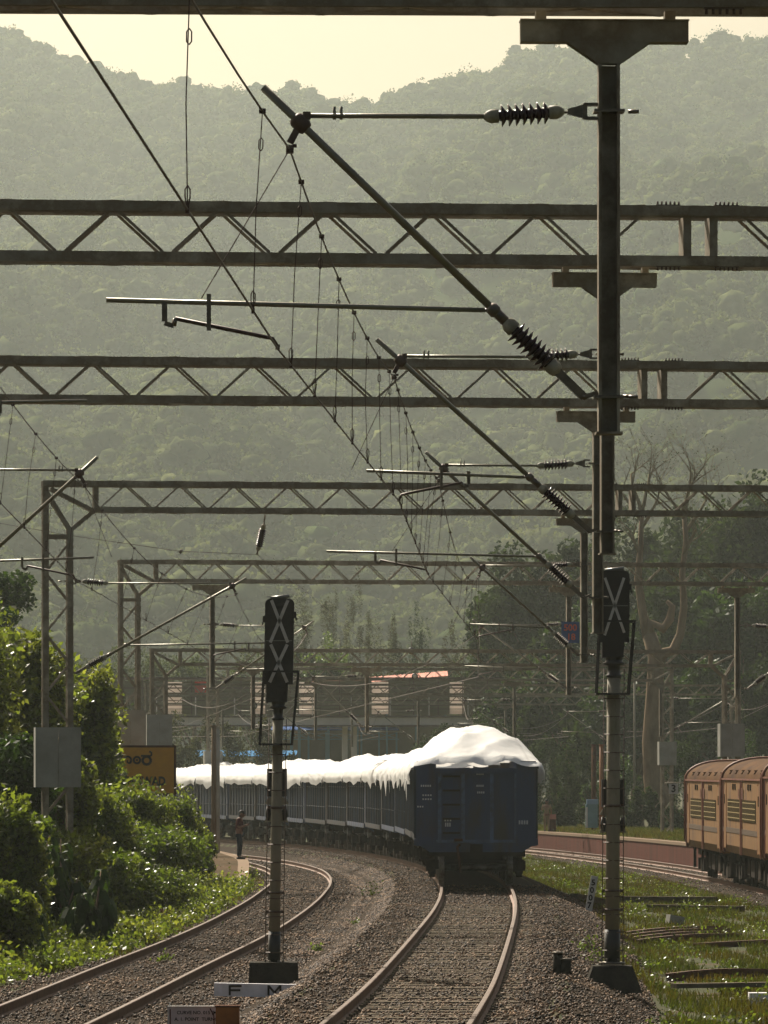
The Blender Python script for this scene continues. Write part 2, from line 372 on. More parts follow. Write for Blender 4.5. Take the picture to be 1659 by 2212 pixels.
# hills
RX = np.array([-2500, -1200, -700, -400, -150, 0, 100, 200, 300, 400, 480, 600, 680, 740, 800, 850, 900, 1000, 1100, 1160, 1280, 1500, 1659, 1900, 2400, 3500, 5500], float)
RY = np.array([330, 150, 40, -20, 20, 65, 112, 158, 180, 190, 197, 203, 222, 236, 240, 222, 196, 166, 136, 112, 104, 100, 88, 60, 40, 120, 300], float)
YR = 2800.0; Y0H = 1000.0
def ridge(X): return H + (HY - np.interp(X * FD / YR + CX, RX, RY)) * YR / FD - 5
def hillz(X, Y):
    t = np.clip((Y - Y0H) / (YR - Y0H), 0, 1.6); r = ridge(X); bell = np.sin(np.clip(t, 0, 1) * math.pi)
    sp = 17 * np.sin(X * .021 + Y * .003) * bell + 11 * np.sin(X * .05 - Y * .0065 + 1) * bell + 7 * np.sin(X * .09 + Y * .011 + 2) * bell
    back = np.where(t > 1, 1 - .8 * (t - 1), 1)
    return -3 + (r + 3) * np.clip(t, 0, 1) ** 1.05 * back + sp * .9
grid_mesh('hill', np.concatenate([np.linspace(-1200, -300, 30), np.arange(-290, 300, 8.0), np.linspace(305, 1200, 30)]), np.arange(990, 3700, 20.0), hillz, M['hill'])
def ico(sub):
    t = (1 + 5**.5)/2; v = np.array([(-1,t,0),(1,t,0),(-1,-t,0),(1,-t,0),(0,-1,t),(0,1,t),(0,-1,-t),(0,1,-t),(t,0,-1),(t,0,1),(-t,0,-1),(-t,0,1)], float)
    f = [(0,11,5),(0,5,1),(0,1,7),(0,7,10),(0,10,11),(1,5,9),(5,11,4),(11,10,2),(10,7,6),(7,1,8),(3,9,4),(3,4,2),(3,2,6),(3,6,8),(3,8,9),(4,9,5),(2,4,11),(6,2,10),(8,6,7),(9,8,1)]
    for _ in range(sub):
        v = [tuple(p) for p in v]; c = {}; nf = []
        def mid(a, b):
            k = (min(a, b), max(a, b))
            if k not in c: v.append(tuple((np.array(v[a]) + np.array(v[b]))/2)); c[k] = len(v) - 1
            return c[k]
        for a, b, d in f: x, y, z = mid(a, b), mid(b, d), mid(d, a); nf += [(a, x, z), (b, y, x), (d, z, y), (x, y, z)]
        f = nf; v = np.array(v)
    v = v / np.linalg.norm(v, axis=1)[:, None]; return v, np.array(f)
IV, IF = ico(1)
nh = 5200
hy = Y0H + 10 + (rs.uniform(0, 1, nh) ** .8) * (YR - Y0H); hx = rs.uniform(-1, 1, nh) * (.078 * hy + 18)
ny_ = np.concatenate([hy, np.full(240, YR) + rs.uniform(-24, 10, 240)]); nx_ = np.concatenate([hx, rs.uniform(-232, 232, 240)])
hz = hillz(nx_, ny_); LV = []; LF = []; pts = []; szs = []; off = 0
for i in range(len(nx_)):
    r = rs.uniform(3.2, 8.2) if i < nh else rs.uniform(2.0, 6.5); c0 = np.array([nx_[i], ny_[i], hz[i] + r * rs.uniform(.3, .9)])
    for q in range(5):
        d = rs.normal(size=3); d[2] = abs(d[2])*.6; d /= np.linalg.norm(d); rr_ = r * rs.uniform(.32, .62); c = c0 + d * r * .62 * (q > 0)
        LV.append(c + IV * rr_ * rs.uniform(.6, 1.25, (len(IV), 1)) * np.array([1, 1, .8])); LF.append(IF + off); off += len(IV)
    k = 120; d = rs.normal(size=(k, 3)); d[:, 2] = np.abs(d[:, 2])*.8 - .2; d /= np.linalg.norm(d, axis=1)[:, None]
    pts.append(c0 + d * r * rs.uniform(.68, 1.06 if i < nh else .9, (k, 1))); szs.append(rs.uniform(.3, .75, k))
tag(np_mesh('forest', np.concatenate(LV), np.concatenate(LF), M['leafhill']), None, None, kind='stuff')
v, f = leaves(np.concatenate(pts), np.concatenate(szs), .8); tag(np_mesh('forest_foliage', v, f, M['leafhill']), None, None, kind='stuff')

# ------------------------------------------------------------------ tracks
def track(name, label, cf, y0, y1, lvl, sleepers=None):
    root = thing(name, label, 'railway track', (float(cf(y0)), y0, lvl), world=True)
    yy = np.arange(y0, y1, 1.5)
    for s in (-1, 1):
        mb = MB(); top = MB(); prev = None
        sec = [(-.068, -.17), (.068, -.17), (.068, -.155), (.012, -.13), (.012, -.045), (.034, -.035), (.034, -.004), (-.034, -.004), (-.034, -.035), (-.012, -.045), (-.012, -.13), (-.068, -.155)]
        tsec = [(-.033, -.0035), (.033, -.0035), (.026, .002), (-.026, .002)]
        def sweep(m_, S):
            n = len(S); vs = []
            for y in yy:
                e = .5; x = float(cf(y)); dx = (float(cf(y+e)) - float(cf(y-e))) / (2*e); L = math.hypot(dx, 1); nx, nyy = 1/L, -dx/L
                zz = lvl + float(fall(y))
                for (a, b) in S: vs.append((x + nx*(s*.873 + a), y + nyy*(s*.873 + a), zz + b))
            fs = [(i*n+k, i*n+(k+1) % n, (i+1)*n+(k+1) % n, (i+1)*n+k) for i in range(len(yy)-1) for k in range(n)]
            fs += [tuple(range(n))[::-1], tuple((len(yy)-1)*n+k for k in range(n))]
            m_.add(vs, fs)
        sweep(mb, sec); r = mb.build('rail', M['rail'], root)
        sweep(top, tsec); top.build('rail_head', M['railtop'], r)
    if sleepers:
        for k in range(sleepers[1]):
            y = sleepers[0] + k * .68; x = float(cf(y)); a = math.atan((float(cf(y+.5)) - float(cf(y-.5))))
            m_ = Matrix.Rotation(-a, 3, 'Z'); mb = MB()
            z = lvl - .158 + float(fall(y)) + random.uniform(-.012, .006)
            mb.box((x, y, z - .09), (2.7, .25, .18), m_, .93)
            for s in (-1, 1):
                for q in (-1, 1):
                    pp = m_ @ Vector((s*.873 + q*.09, 0, 0)); mb.box((x + pp.x, y + pp.y, z + .02), (.05, .09, .045), m_)
            mb.build('sleeper', M['sleeper'], root)
    return root
track('railway_track', 'rusty curving track running under the blue goods wagon', cA, 20, 340, 0.0, (62, 100))
track('railway_track', 'rusty empty curving track beside the green bank on the left', cB, 20, 290, -.30)
track('railway_track', 'track under the yellow coaches along the right platform', cC, 60, 365, -.65)

# ------------------------------------------------------------------ portal frames with drop masts
TH = math.atan(.1)
YAW = {36.4: .03, 58.5: .09, 77.4: .11, 114.3: .14, 162: .17, 203: .16, 286: .16, 335: .16, 385: .16}
def portal(Yc, zb, label, hb=.64, xl=-7.0, xr=15.2, masts=(), splices=(), guardL=True, guardR=True, zg=None, zgR=None):
    root = thing('portal_frame', label, 'portal frame', (0, Yc, 0), math.atan(YAW[Yc]), 'lattice portal frames spanning the tracks')
    zg = zg if zg is not None else 2.6; gnd = -.9 + float(fall(Yc)); xl2 = xl
    top = MB(); bot = MB(); lat = MB(); lat2 = MB(); lc1 = MB(); lc2 = MB(); ch = .11
    xa, xb = xl2, xr
    for yy in (-.2, .2):
        top.box(((xa + xb)/2, yy, zb + hb - ch/2), (xb - xa, .06, ch)); bot.box(((xa + 1.04 + xb - 1.04)/2, yy, zb + ch/2), (xb - xa - 2.08, .06, ch))
        top.box(((xa + xb)/2, yy * .8, zb + hb - ch - .004), (xb - xa - .02, .07, .012))
    per = 1.12; x = xa + 1.15; k = 0; zt, zl = zb + hb - ch, zb + ch
    sp = sorted(splices)
    while x < xb - 1.2:
        a, b = x, x + per/2
        if any(q - .15 < b and a < q + .4 for q in sp): x += .25; continue
        for yy, o in ((-.19, 0), (.19, .06)):
            p0 = (a + .05 + o*.2, yy, zl) if k % 2 == 0 else (a + .05, yy, zt)
            p1 = (b - .05 + o*.2, yy, zt) if k % 2 == 0 else (b - .05, yy, zl)
            (lat if yy < 0 else lat2).bar(p0, p1, .03, .022, (0, 1, 0))
        q = .16 if k % 2 == 0 else -.16
        lc1.bar((a, -q, zb - .006), (b, q, zb - .006), .03, .01); lc2.bar((a, q, zb + hb + .008), (b, -q, zb + hb + .008), .03, .01)
        x = b; k += 1
    top.build('top_chord', M['galv'], root); bot.build('bottom_chord', M['galv'], root); lat.build('lattice', M['galv'], root); lat2.build('lattice', M['galv'], root); lc1.build('lacing', M['galv'], root); lc2.build('lacing', M['galv'], root)
    for q in sp:
        for yy in (0,):
            pl = MB(); pl.box((q, 0, zb + hb/2), (.085, .36, hb - 2*ch - .006)); pl.box((q + .28, 0, zb + hb/2), (.085, .36, hb - 2*ch - .006)); 
            pl.box((q + .14, -.236, zb + hb - .055), (.80, .008, .095)); pl.box((q + .14, -.236, zb + .055), (.80, .008, .095))
            pl.build('splice_plate', M['galv'], root)
        for g in (-.32, .30):
            for zz in (zb + hb, zb - .045):
                bt = MB()
                for j in range(6): bt.tube([(q + g + j*.045, -.2, zz + .002), (q + g + j*.045, -.2, zz + .043)], .011, 6)
                bt.box((q + g + .1125, -.2, zz + (.002 if zz > zb else .045)), (.26, .05, .014)); bt.build('bolt_row', M['rustfit'], root)
    zgL = zg
    for side, xc, gd in ((1, xa, guardL), (-1, xb, guardR)):
        zg = zgL if side > 0 or zgR is None else zgR
        c = MB(); xo, xi = xc + side*.07, xc + side*.57; zi = zb - .36
        for yy in (-.16, .16):
            c.box((xo, yy, (gnd + zb + hb - ch - .003)/2), (.125, .05, zb + hb - ch - .003 - gnd)); c.box((xi, yy, (gnd + zi)/2), (.125, .05, zi - gnd))
            c.bar((xo, yy, zb + hb - .2), (xi, yy, zi), .075, .05, (0, 1, 0)); c.bar((xo + side*.1, yy, zb + hb - .16), (xc + side*1.05, yy, zb + .03), .075, .045, (0, 1, 0))
            c.bar((xi, yy, zi - .02), (xc + side*1.05, yy, zb + .02), .085, .048, (0, 1, 0)); c.box((xc + side*1.1, yy, zb + hb/2), (.10, .045, hb - 2*ch - .004))
            c.box(((xo + xi)/2, yy, zi - .14), (.375, .042, .09))
            z = zi - .25; k = 0
            while z > gnd + .5:
                z1 = z - .62
                c.bar((xo if k % 2 else xi, yy*.97, z), (xi if k % 2 else xo, yy*.97, z1), .035, .02, (0, 1, 0)); z = z1; k += 1
        c.build('column', M['galv'], root)
        if gd:
            g = MB(); h_ = 1.22
            for yy in (-.24, .24):
                g.box((xc + side*.32 - .23, yy, zg + h_/2), (.445, .012, h_)); g.box((xc + side*.32 + .23, yy, zg + h_/2), (.445, .012, h_))
            g.box((xc + side*.32 - .459, 0, zg + h_/2), (.012, .465, h_)); g.box((xc + side*.32 + .459, 0, zg + h_/2), (.012, .465, h_))
            g.build('climb_guard', M['guard'], root)
    for (xm, zend, k) in masts:
        m_ = MB(); w = .144
        zt = zb - .21 - .137
        m_.box((xm - w/2 + .012, 0, (zend + zt)/2), (.02, .14, zt - zend)); m_.box((xm + w/2 - .012, 0, (zend + zt)/2), (.02, .14, zt - zend)); m_.box((xm, .045, (zend + zt)/2), (w - .045, .02, zt - zend - .01))
        d = m_.build('drop_mast', M['galv'], root)
        c = MB(); c.box((xm - .03, 0, zb - .137), (1.10, .14, .14)); c.box((xm - .03, 0, zb - .063), (1.108, .17, .009)); c.build('crossbar', M['galv'], d)
        c = MB()
        for q in (-.447, .40): c.box((xm + q, 0, zb - .03), (.07, .12, .058))
        c.build('hanger', M['galv'], d)
        c = MB(); zz = zb - .208
        c.poly([(xm - .275, -.06, zz), (xm + .27, -.06, zz), (xm + .072, -.06, zz - .138), (xm - .072, -.06, zz - .138)], .012); c.poly([(xm - .275, .06, zz), (xm + .27, .06, zz), (xm + .072, .06, zz - .138), (xm - .072, .06, zz - .138)], .012)
        c.build('gusset_plate', M['galv'], d)
        c = MB(); c.box((xm, 0, zend - .008), (w + .03, .17, .016)); c.build('end_plate', M['galv'], d)
    return root
xw = lambda x, s: (x - CX) / s
portal(36.4, 8.0, 'nearest lattice portal, only its lower beam chord showing above the hill ridge', xl=-6.6, masts=[(xw(1316, 330), 5.24, 0)], splices=[2.42])
portal(58.5, 8.32, 'second portal from the camera, its lattice beam crossing below the uppermost insulator', xl=-6.8, masts=[(xw(1315, 205), 5.30, 0)], splices=[xw(1485, 205)])
portal(77.4, 8.07, 'third portal from the camera, lattice beam behind the big sloping insulator', xl=-6.9, masts=[(xw(1296, 155), 4.92, 0)], splices=[xw(1394, 155)])
portal(114.3, 8.23, 'fourth portal, its lattice column with guard sheet rising out of the bushes', xl=-7.05, masts=[(xw(1268, 105), 5.2, 0)], splices=[xw(1345, 105)], zg=2.62)
portal(162, 8.36, 'fifth portal with a drop mast left of the two crossed signal', hb=.66, xl=-7.8, masts=[(xw(1236, 74), 5.15, 0), (xw(453, 74.5), 5.35, 0), (xw(1611, 74), 5.1, 0)], splices=[6.7], zg=3.45)
portal(203, 6.70, 'sixth portal standing lower just above the left guard sheets', hb=.62, xl=-8.6, xr=13.3, zgR=3.4, masts=[(xw(792, 60), 4.3, 0), (xw(540, 60), 4.4, 0)], zg=3.7)
portal(286, 7.45, 'seventh portal, faint lattice beam in front of the footbridge trees', hb=.66, xl=-9.2, xr=15.2, zgR=3.1, masts=[(xw(1116, 42), 4.5, 0), (xw(680, 42), 4.4, 0), (xw(1440, 42), 4.6, 0)])
portal(335, 7.35, 'eighth portal, crossing the upper windows of the footbridge', hb=.66, xl=-14.5, xr=22, masts=[(xw(905, 36), 4.4, 0), (xw(1325, 36), 4.4, 0), (xw(605, 36), 4.4, 0)])
portal(385, 7.3, 'farthest portal, almost lost in front of the footbridge', hb=.66, xl=-19, xr=24, masts=[(xw(1095, 31), 4.4, 0), (xw(760, 31), 4.4, 0), (xw(480, 31), 4.4, 0)])

# ------------------------------------------------------------------ cantilever brackets
def insulator(a, b, n, r, parent):
    a = Vector(a); b = Vector(b); L = (b - a).length
    prof = [(0, r*.42)]
    for i in range(n):
        t0 = .12 + .76 * i / n; dt = .76 / n
        prof += [(t0, r*.42), (t0 + dt*.12, r*.55), (t0 + dt*.62, r*1.0), (t0 + dt*.70, r*.95), (t0 + dt*.62, r*.5)]
    prof += [(.88, r*.42), (1, r*.42)]
    m_ = MB().lathe(a, b, prof, 16); o = m_.build('insulator', M['ins'], parent)
    d = (b - a).normalized()
    for e0, e1 in ((a - d*.05, a + d*L*.115), (b + d*.05, b - d*L*.115)): MB().lathe(e0, e1, [(0, r*.22), (.25, r*.5), (.5, r*.62), (1, r*.60)], 12).build('insulator_cap', M['inscap'], o)
    return o
CATPTS = {}; 
def cantilever(line, Yc, Xm, z0, side, ucat, ucon, ureg, label, rev=False, half=.072, group='hinged bracket arms holding the overhead wires', rope=True):
    TH = math.atan(YAW[Yc]); yw = Yc + Xm * YAW[Yc]
    root = thing('cantilever_bracket', label, 'bracket arm', (Xm + side*half, yw, z0), TH, group)
    q = lambda u, z, y=0: Vector((side*u, y, z))
    base = q(.09, .23); clamp = q(ucat, 2.02); d = (clamp - base).normalized(); topend = clamp + d * .34
    i0 = base + d * .27; i1 = base + d * .68
    m_ = MB(); m_.tube([i1 + d*.05, clamp - d*.0, topend], .026, 10); m_.build('bracket_tube', M['tube'], root)
    m_ = MB(); m_.tube([i1 + d*.02, i1 + d*.16], .034, 10); m_.build('tube_socket', M['fitting'], root)
    insulator(i0, i1, 8, .085, root)
    f = MB(); f.bar(base, i0 - d*.03, .055, .05, (0, 1, 0)); f.bar(q(-.0, .26), base, .03, .05, (0, 1, 0)); f.tube([base + Vector((0, -.05, 0)), base + Vector((0, .05, 0))], .02, 8)
    f.box(q(-.072, .23), (.20, .17, .018)); f.tube([q(-.2, .23, -.05), q(-.26, .23, -.05)], .012, 6); f.tube([q(-.17, .24, .05), q(-.25, .24, .05)], .012, 6)
    f.build('hinge_fitting', M['fitting'], root)
    s0 = q(.27, 2.10); s1 = q(min(.70, ucat*.45), 2.07); se = clamp + Vector((-side*.02, 0, .05))
    insulator(s0, s1, 7, .075, root)
    m_ = MB(); m_.tube([s1 + (se - s1).normalized()*.04, se], .0165, 8)
    mid = s1.lerp(se, .82); 
    for e in (-.02, .025): m_.tube([mid + Vector((e, 0, -.025)), mid + Vector((e, 0, .06))], .011, 6)
    m_.build('stay_tube', M['tube'], root)
    f = MB(); f.bar(q(0, 2.15), q(.09, 2.15), .02, .05, (0, 1, 0)); f.bar(q(0, 2.06), q(.09, 2.06), .02, .05, (0, 1, 0)); f.bar(q(.085, 2.155), q(.085, 2.055), .03, .05, (0, 1, 0))
    f.poly([q(.09, 2.15), q(.09, 2.06), q(.20, 2.085), q(.20, 2.12)], .03); f.tube([q(.19, 2.10), q(.26, 2.10)], .009, 6); f.box(q(-.072, 2.105), (.20, .16, .018)); f.tube([q(-.2, 2.105), q(-.27, 2.105)], .014, 6)
    f.build('stay_fitting', M['fitting'], root)
    # saddle clamp and catenary suspension
    c = MB(); c.lathe(clamp - d*.06, clamp + d*.06, [(0, .04), (.2, .055), (.8, .055), (1, .04)], 10); hp = clamp + Vector((-side*-.0, 0, -.06)); cat = clamp + Vector((side*.07, 0, -.17))
    c.bar(clamp, cat + Vector((0, 0, .04)), .045, .03, (0, 1, 0)); c.box(cat, (.05, .08, .05)); c.tube([cat + Vector((.02, -.03, .02)), cat + Vector((.045, -.03, .02))], .012, 6); c.box(clamp + Vector((side*-.04, 0, .05)), (.05, .05, .05))
    c.build('saddle_clamp', M['rustfit'], root)
    # register tube
    t = (.80 - base.z) / (clamp.z - base.z); rp = base.lerp(clamp, t); re = q(ureg, .86)
    m_ = MB(); m_.tube([rp + q(.06, 0), re], .0165, 8); m_.build('register_tube', M['tube'], root)
    f = MB(); f.lathe(rp - d*.04, rp + d*.04, [(0, .03), (.3, .045), (.7, .045), (1, .03)], 10); f.tube([rp, rp + q(.07, 0)], .012, 6); f.build('register_clamp', M['fitting'], root)
    sg = -1 if rev else 1; ud = ucon + sg*.74; zd = .74
    f = MB(); f.bar(q(ud, .86), q(ud, zd - .02), .035, .03, (0, 1, 0)); f.bar(q(ud, zd - .03), q(ud - sg*.06, zd - .05), .02, .03); f.tube([q(ud - sg*.06, zd - .05), q(ud - sg*.07, zd)], .016, 6)
    f.build('drop_bracket', M['fitting'], root); uc = ucon + sg*.45; f = MB(); f.bar(q(uc, .90, -.02), q(uc, .66, -.02), .028, .02, (0, 1, 0)); f.build('arm_guide', M['fitting'], root)
    a = MB(); a.tube([q(ud - sg*.07, zd), q(ucon + sg*.10, .625), q(ucon + sg*.03, .61), q(ucon, .56)], [.014, .014, .012, .010], 8); a.box(q(ucon, .555), (.03, .05, .03)); a.build('steady_arm', M['rustfit'], root)
    if rope:
        w = MB(); w.tube([cat, q(ucon + .5, .87)], .004, 5); w.build('anti_sag_rope', M['wire'], root)
    W = lambda v: Vector((root.location.x + v.x*math.cos(TH), root.location.y + v.x*math.sin(TH), root.location.z + v.z))
    CATPTS.setdefault(line, []).append((W(cat), W(q(ucon, .545))))
    return root
lab = ['large near bracket arm with brown insulators on the nearest drop mast', 'second bracket arm down the row, steady arm pointing left', 'third bracket arm down the row above the register tube over the hillside', 'fourth bracket arm down the row, low over the middle of the line', 'fifth bracket arm down the row, beside the one crossed signal head']
cantilever('A', 36.4, xw(1316, 330), 5.24, -1, 1.95, 2.10, 3.22, lab[0])
cantilever('A', 58.5, xw(1315, 205) - .03, 5.30, -1, 2.10, 2.12, 2.46, lab[1], rev=True)
cantilever('A', 77.4, xw(1287, 155), 5.18, -1, 2.06, 2.28, 3.7, lab[2])
cantilever('A', 114.3, xw(1268, 105), 5.12, -1, 2.1, 2.2, 2.35, lab[3], rev=True)
cantilever('A', 162, xw(1236, 74), 5.12, -1, 2.6, 2.7, 3.1, lab[4], rev=True)
cantilever('B', 58.5, -6.22, 6.02, 1, 1.5, 1.4, 3.05, 'bracket arm whose pale tube pokes in at the left edge below the second beam')
cantilever('B', 77.4, -6.33, 5.08, 1, 2.05, 2.0, 2.25, 'bracket arm sloping up from the left edge across the corner of the fourth portal', rev=True)
cantilever('B', 114.3, xw(152, 105) , 4.72, 1, 3.3, 2.9, 4.0, 'long bracket arm reaching right from the left lattice column', rope=False)
cantilever('B', 162, xw(453, 74.5), 5.06, 1, 2.7, 2.6, 3.0, 'small bracket arm on the drop mast left of the two crossed signal', rev=True)
cantilever('C', 162, xw(1611, 74), 5.1, 1, 2.6, 2.4, 3.0, 'bracket arm at the right edge above the yellow coaches')
cantilever('A', 203, xw(792, 60), 4.25, -1, 1.9, 2.0, 2.6, 'bracket arm between the two signals, on the drop mast in front of the footbridge', rope=False)
cantilever('D', 286, xw(1116, 42), 4.4, -1, 2.6, 2.5, 3.0, 'distant bracket arm above the humped tarpaulin in front of the footbridge', rope=False)
cantilever('C', 286, xw(1440, 42), 4.5, 1, 3.2, 3.0, 3.5, 'distant bracket arm right of the one crossed signal among dark trees', rope=False)
cantilever('E', 286, xw(680, 42), 4.3, -1, 2.4, 2.4, 3.0, 'distant bracket arm over the blue shed roof', rope=False)
cantilever('E', 335, xw(905, 36), 4.3, -1, 2.4, 2.4, 3.0, 'faint bracket arm in front of the footbridge centre', rope=False)
cantilever('D', 335, xw(1325, 36), 4.3, -1, 2.6, 2.5, 3.0, 'faint bracket arm behind the one crossed signal post', rope=False)
cantilever('A', 335, xw(605, 36), 4.3, -1, 2.4, 2.4, 3.0, 'faint bracket arm behind the two crossed signal post', rope=False)
cantilever('E', 385, xw(1095, 31), 4.3, -1, 2.4, 2.4, 3.0, 'tiny bracket arm behind the humped tarpaulin at the footbridge', rope=False)

# ------------------------------------------------------------------ overhead lines
def overhead(line, label, cats, cons, nd=6, r=.0065):
    root = thing('overhead_line', label, 'overhead line', cats[0], world=True, group='catenary and contact wires over the tracks')
    m1 = MB(); m2 = MB(); cp = []; kp = []
    for i in range(len(cats) - 1):
        a, b = Vector(cats[i]), Vector(cats[i+1]); c, d = Vector(cons[i]), Vector(cons[i+1]); L = (b - a).length
        sag = min((.0003 if a.y < 30 else .0004) * L * L, 1.1); n = 16
        f = lambda t: a.lerp(b, t) - Vector((0, 0, 4*sag*t*(1-t)))
        cp += [f(k/n) for k in range(n)]; kp += [c.lerp(d, k/n) for k in range(n)]
        for k in range(nd):
            t = (k + .5) / nd; p = f(t)
            if p.y < 23: continue
            q_ = c.lerp(d, t); dr = MB(); jj = q_ + Vector((0, 0, .06))
            dr.tube([p, p + (q_ - p)*.5 + Vector((random.uniform(-.02, .02), 0, 0)), q_], .0035, 5)
            dl = max((q_ - p).length, .1); ax = p.lerp(q_, min(.16/dl, .3)); ex = p.lerp(q_, min(.24/dl, .45))
            if a.y < 90:
                for s_ in (-.012, .012): dr.tube([ax, ax.lerp(ex, .2) + Vector((s_, 0, 0)), ax.lerp(ex, .8) + Vector((s_, 0, 0)), ex], .004, 5)
                for s_ in (-.012, .012): dr.tube([jj + Vector((0, 0, .06)), jj + Vector((s_, 0, .04)), jj + Vector((s_, 0, 0)), q_], .004, 5)
                dr.box(p, (.04, .03, .03)); dr.box(q_, (.02, .04, .035))
            dr.build('dropper', M['wire'], root)
    cp.append(Vector(cats[-1])); kp.append(Vector(cons[-1]))
    m1.tube(cp, r, 6).build('catenary_wire', M['wire'], root); m2.tube(kp, r, 6).build('contact_wire', M['wire'], root)
def ends(line): 
    L = sorted(CATPTS[line], key=lambda t: t[0].y); return [p[0] for p in L], [p[1] for p in L]
ca, co = ends('A')
ca = [Vector((-2.2, -6, 7.6))] + ca + [Vector((-24, 420, 6.6))]; co = [Vector((-1.95, -6, 5.78))] + co + [Vector((-24, 420, 5.2))]
overhead('A', 'overhead line over the goods track, its droppers fanning out beside the near drop mast', ca, co, 7)
ca, co = ends('B')
overhead('B', 'overhead line over the empty left track, passing the left lattice columns', [Vector((-8.6, -6, 7.9))] + ca + [Vector((-9.5, 262, 6.2)), Vector((-26, 380, 6.4))], [Vector((-8.6, -6, 6.3))] + co + [Vector((-9.5, 262, 4.9)), Vector((-26, 380, 5.0))], 6)
ca, co = ends('C')
overhead('C', 'overhead line over the yellow coaches at the right edge', [Vector((14.5, 60, 7))] + ca + [Vector((16, 420, 6.4))], [Vector((14.5, 60, 5.7))] + co + [Vector((16, 420, 5))], 5)
ca, co = ends('D')
overhead('D', 'distant overhead line above the humped tarpaulin', [Vector((3.4, 203, 6.2))] + ca + [Vector((9, 425, 6.3))], [Vector((3.4, 203, 4.9))] + co + [Vector((9, 425, 4.9))], 5)
ca, co = ends('E')
overhead('E', 'distant overhead line in front of the footbridge centre', ca[:2] + [Vector((-2, 425, 6.4))], co[:2] + [Vector((-2, 425, 5))], 4)
# feeder wire with a hanging insulator
r_ = thing('span_wire', 'thin span wire sagging from the left lattice column to the hanging insulator', 'wire', P(160, 1160, 114), world=True)
m_ = MB(); m_.tube([P(-60, 1120, 112), P(160, 1158, 114), P(390, 1191, 115), P(555, 1198, 116), P(640, 1262, 140), P(830, 1420, 200), P(1060, 1545, 330)], .006, 5); m_.build('wire', M['wire'], r_)
m_ = MB(); m_.tube([P(388, 1190, 115), P(393, 1193, 115)], .045, 8); m_.build('wire_clamp', M['fitting'], r_)
r_ = thing('hanging_insulator', 'brown insulator string hanging under the fourth portal beam', 'insulator', P(572, 1113, 114.4), world=True)
insulator(P(569, 1137, 114.4), P(558, 1185, 114.6), 9, .085, r_)
m_ = MB(); m_.bar(P(573, 1112, 114.4), P(570, 1128, 114.4), .05, .03); m_.tube([P(571, 1128, 114.4), P(569, 1137, 114.4)], .02, 6); m_.tube([P(558, 1185, 114.6), P(555, 1198, 114.6)], .02, 6); m_.build('hook', M['fitting'], r_)

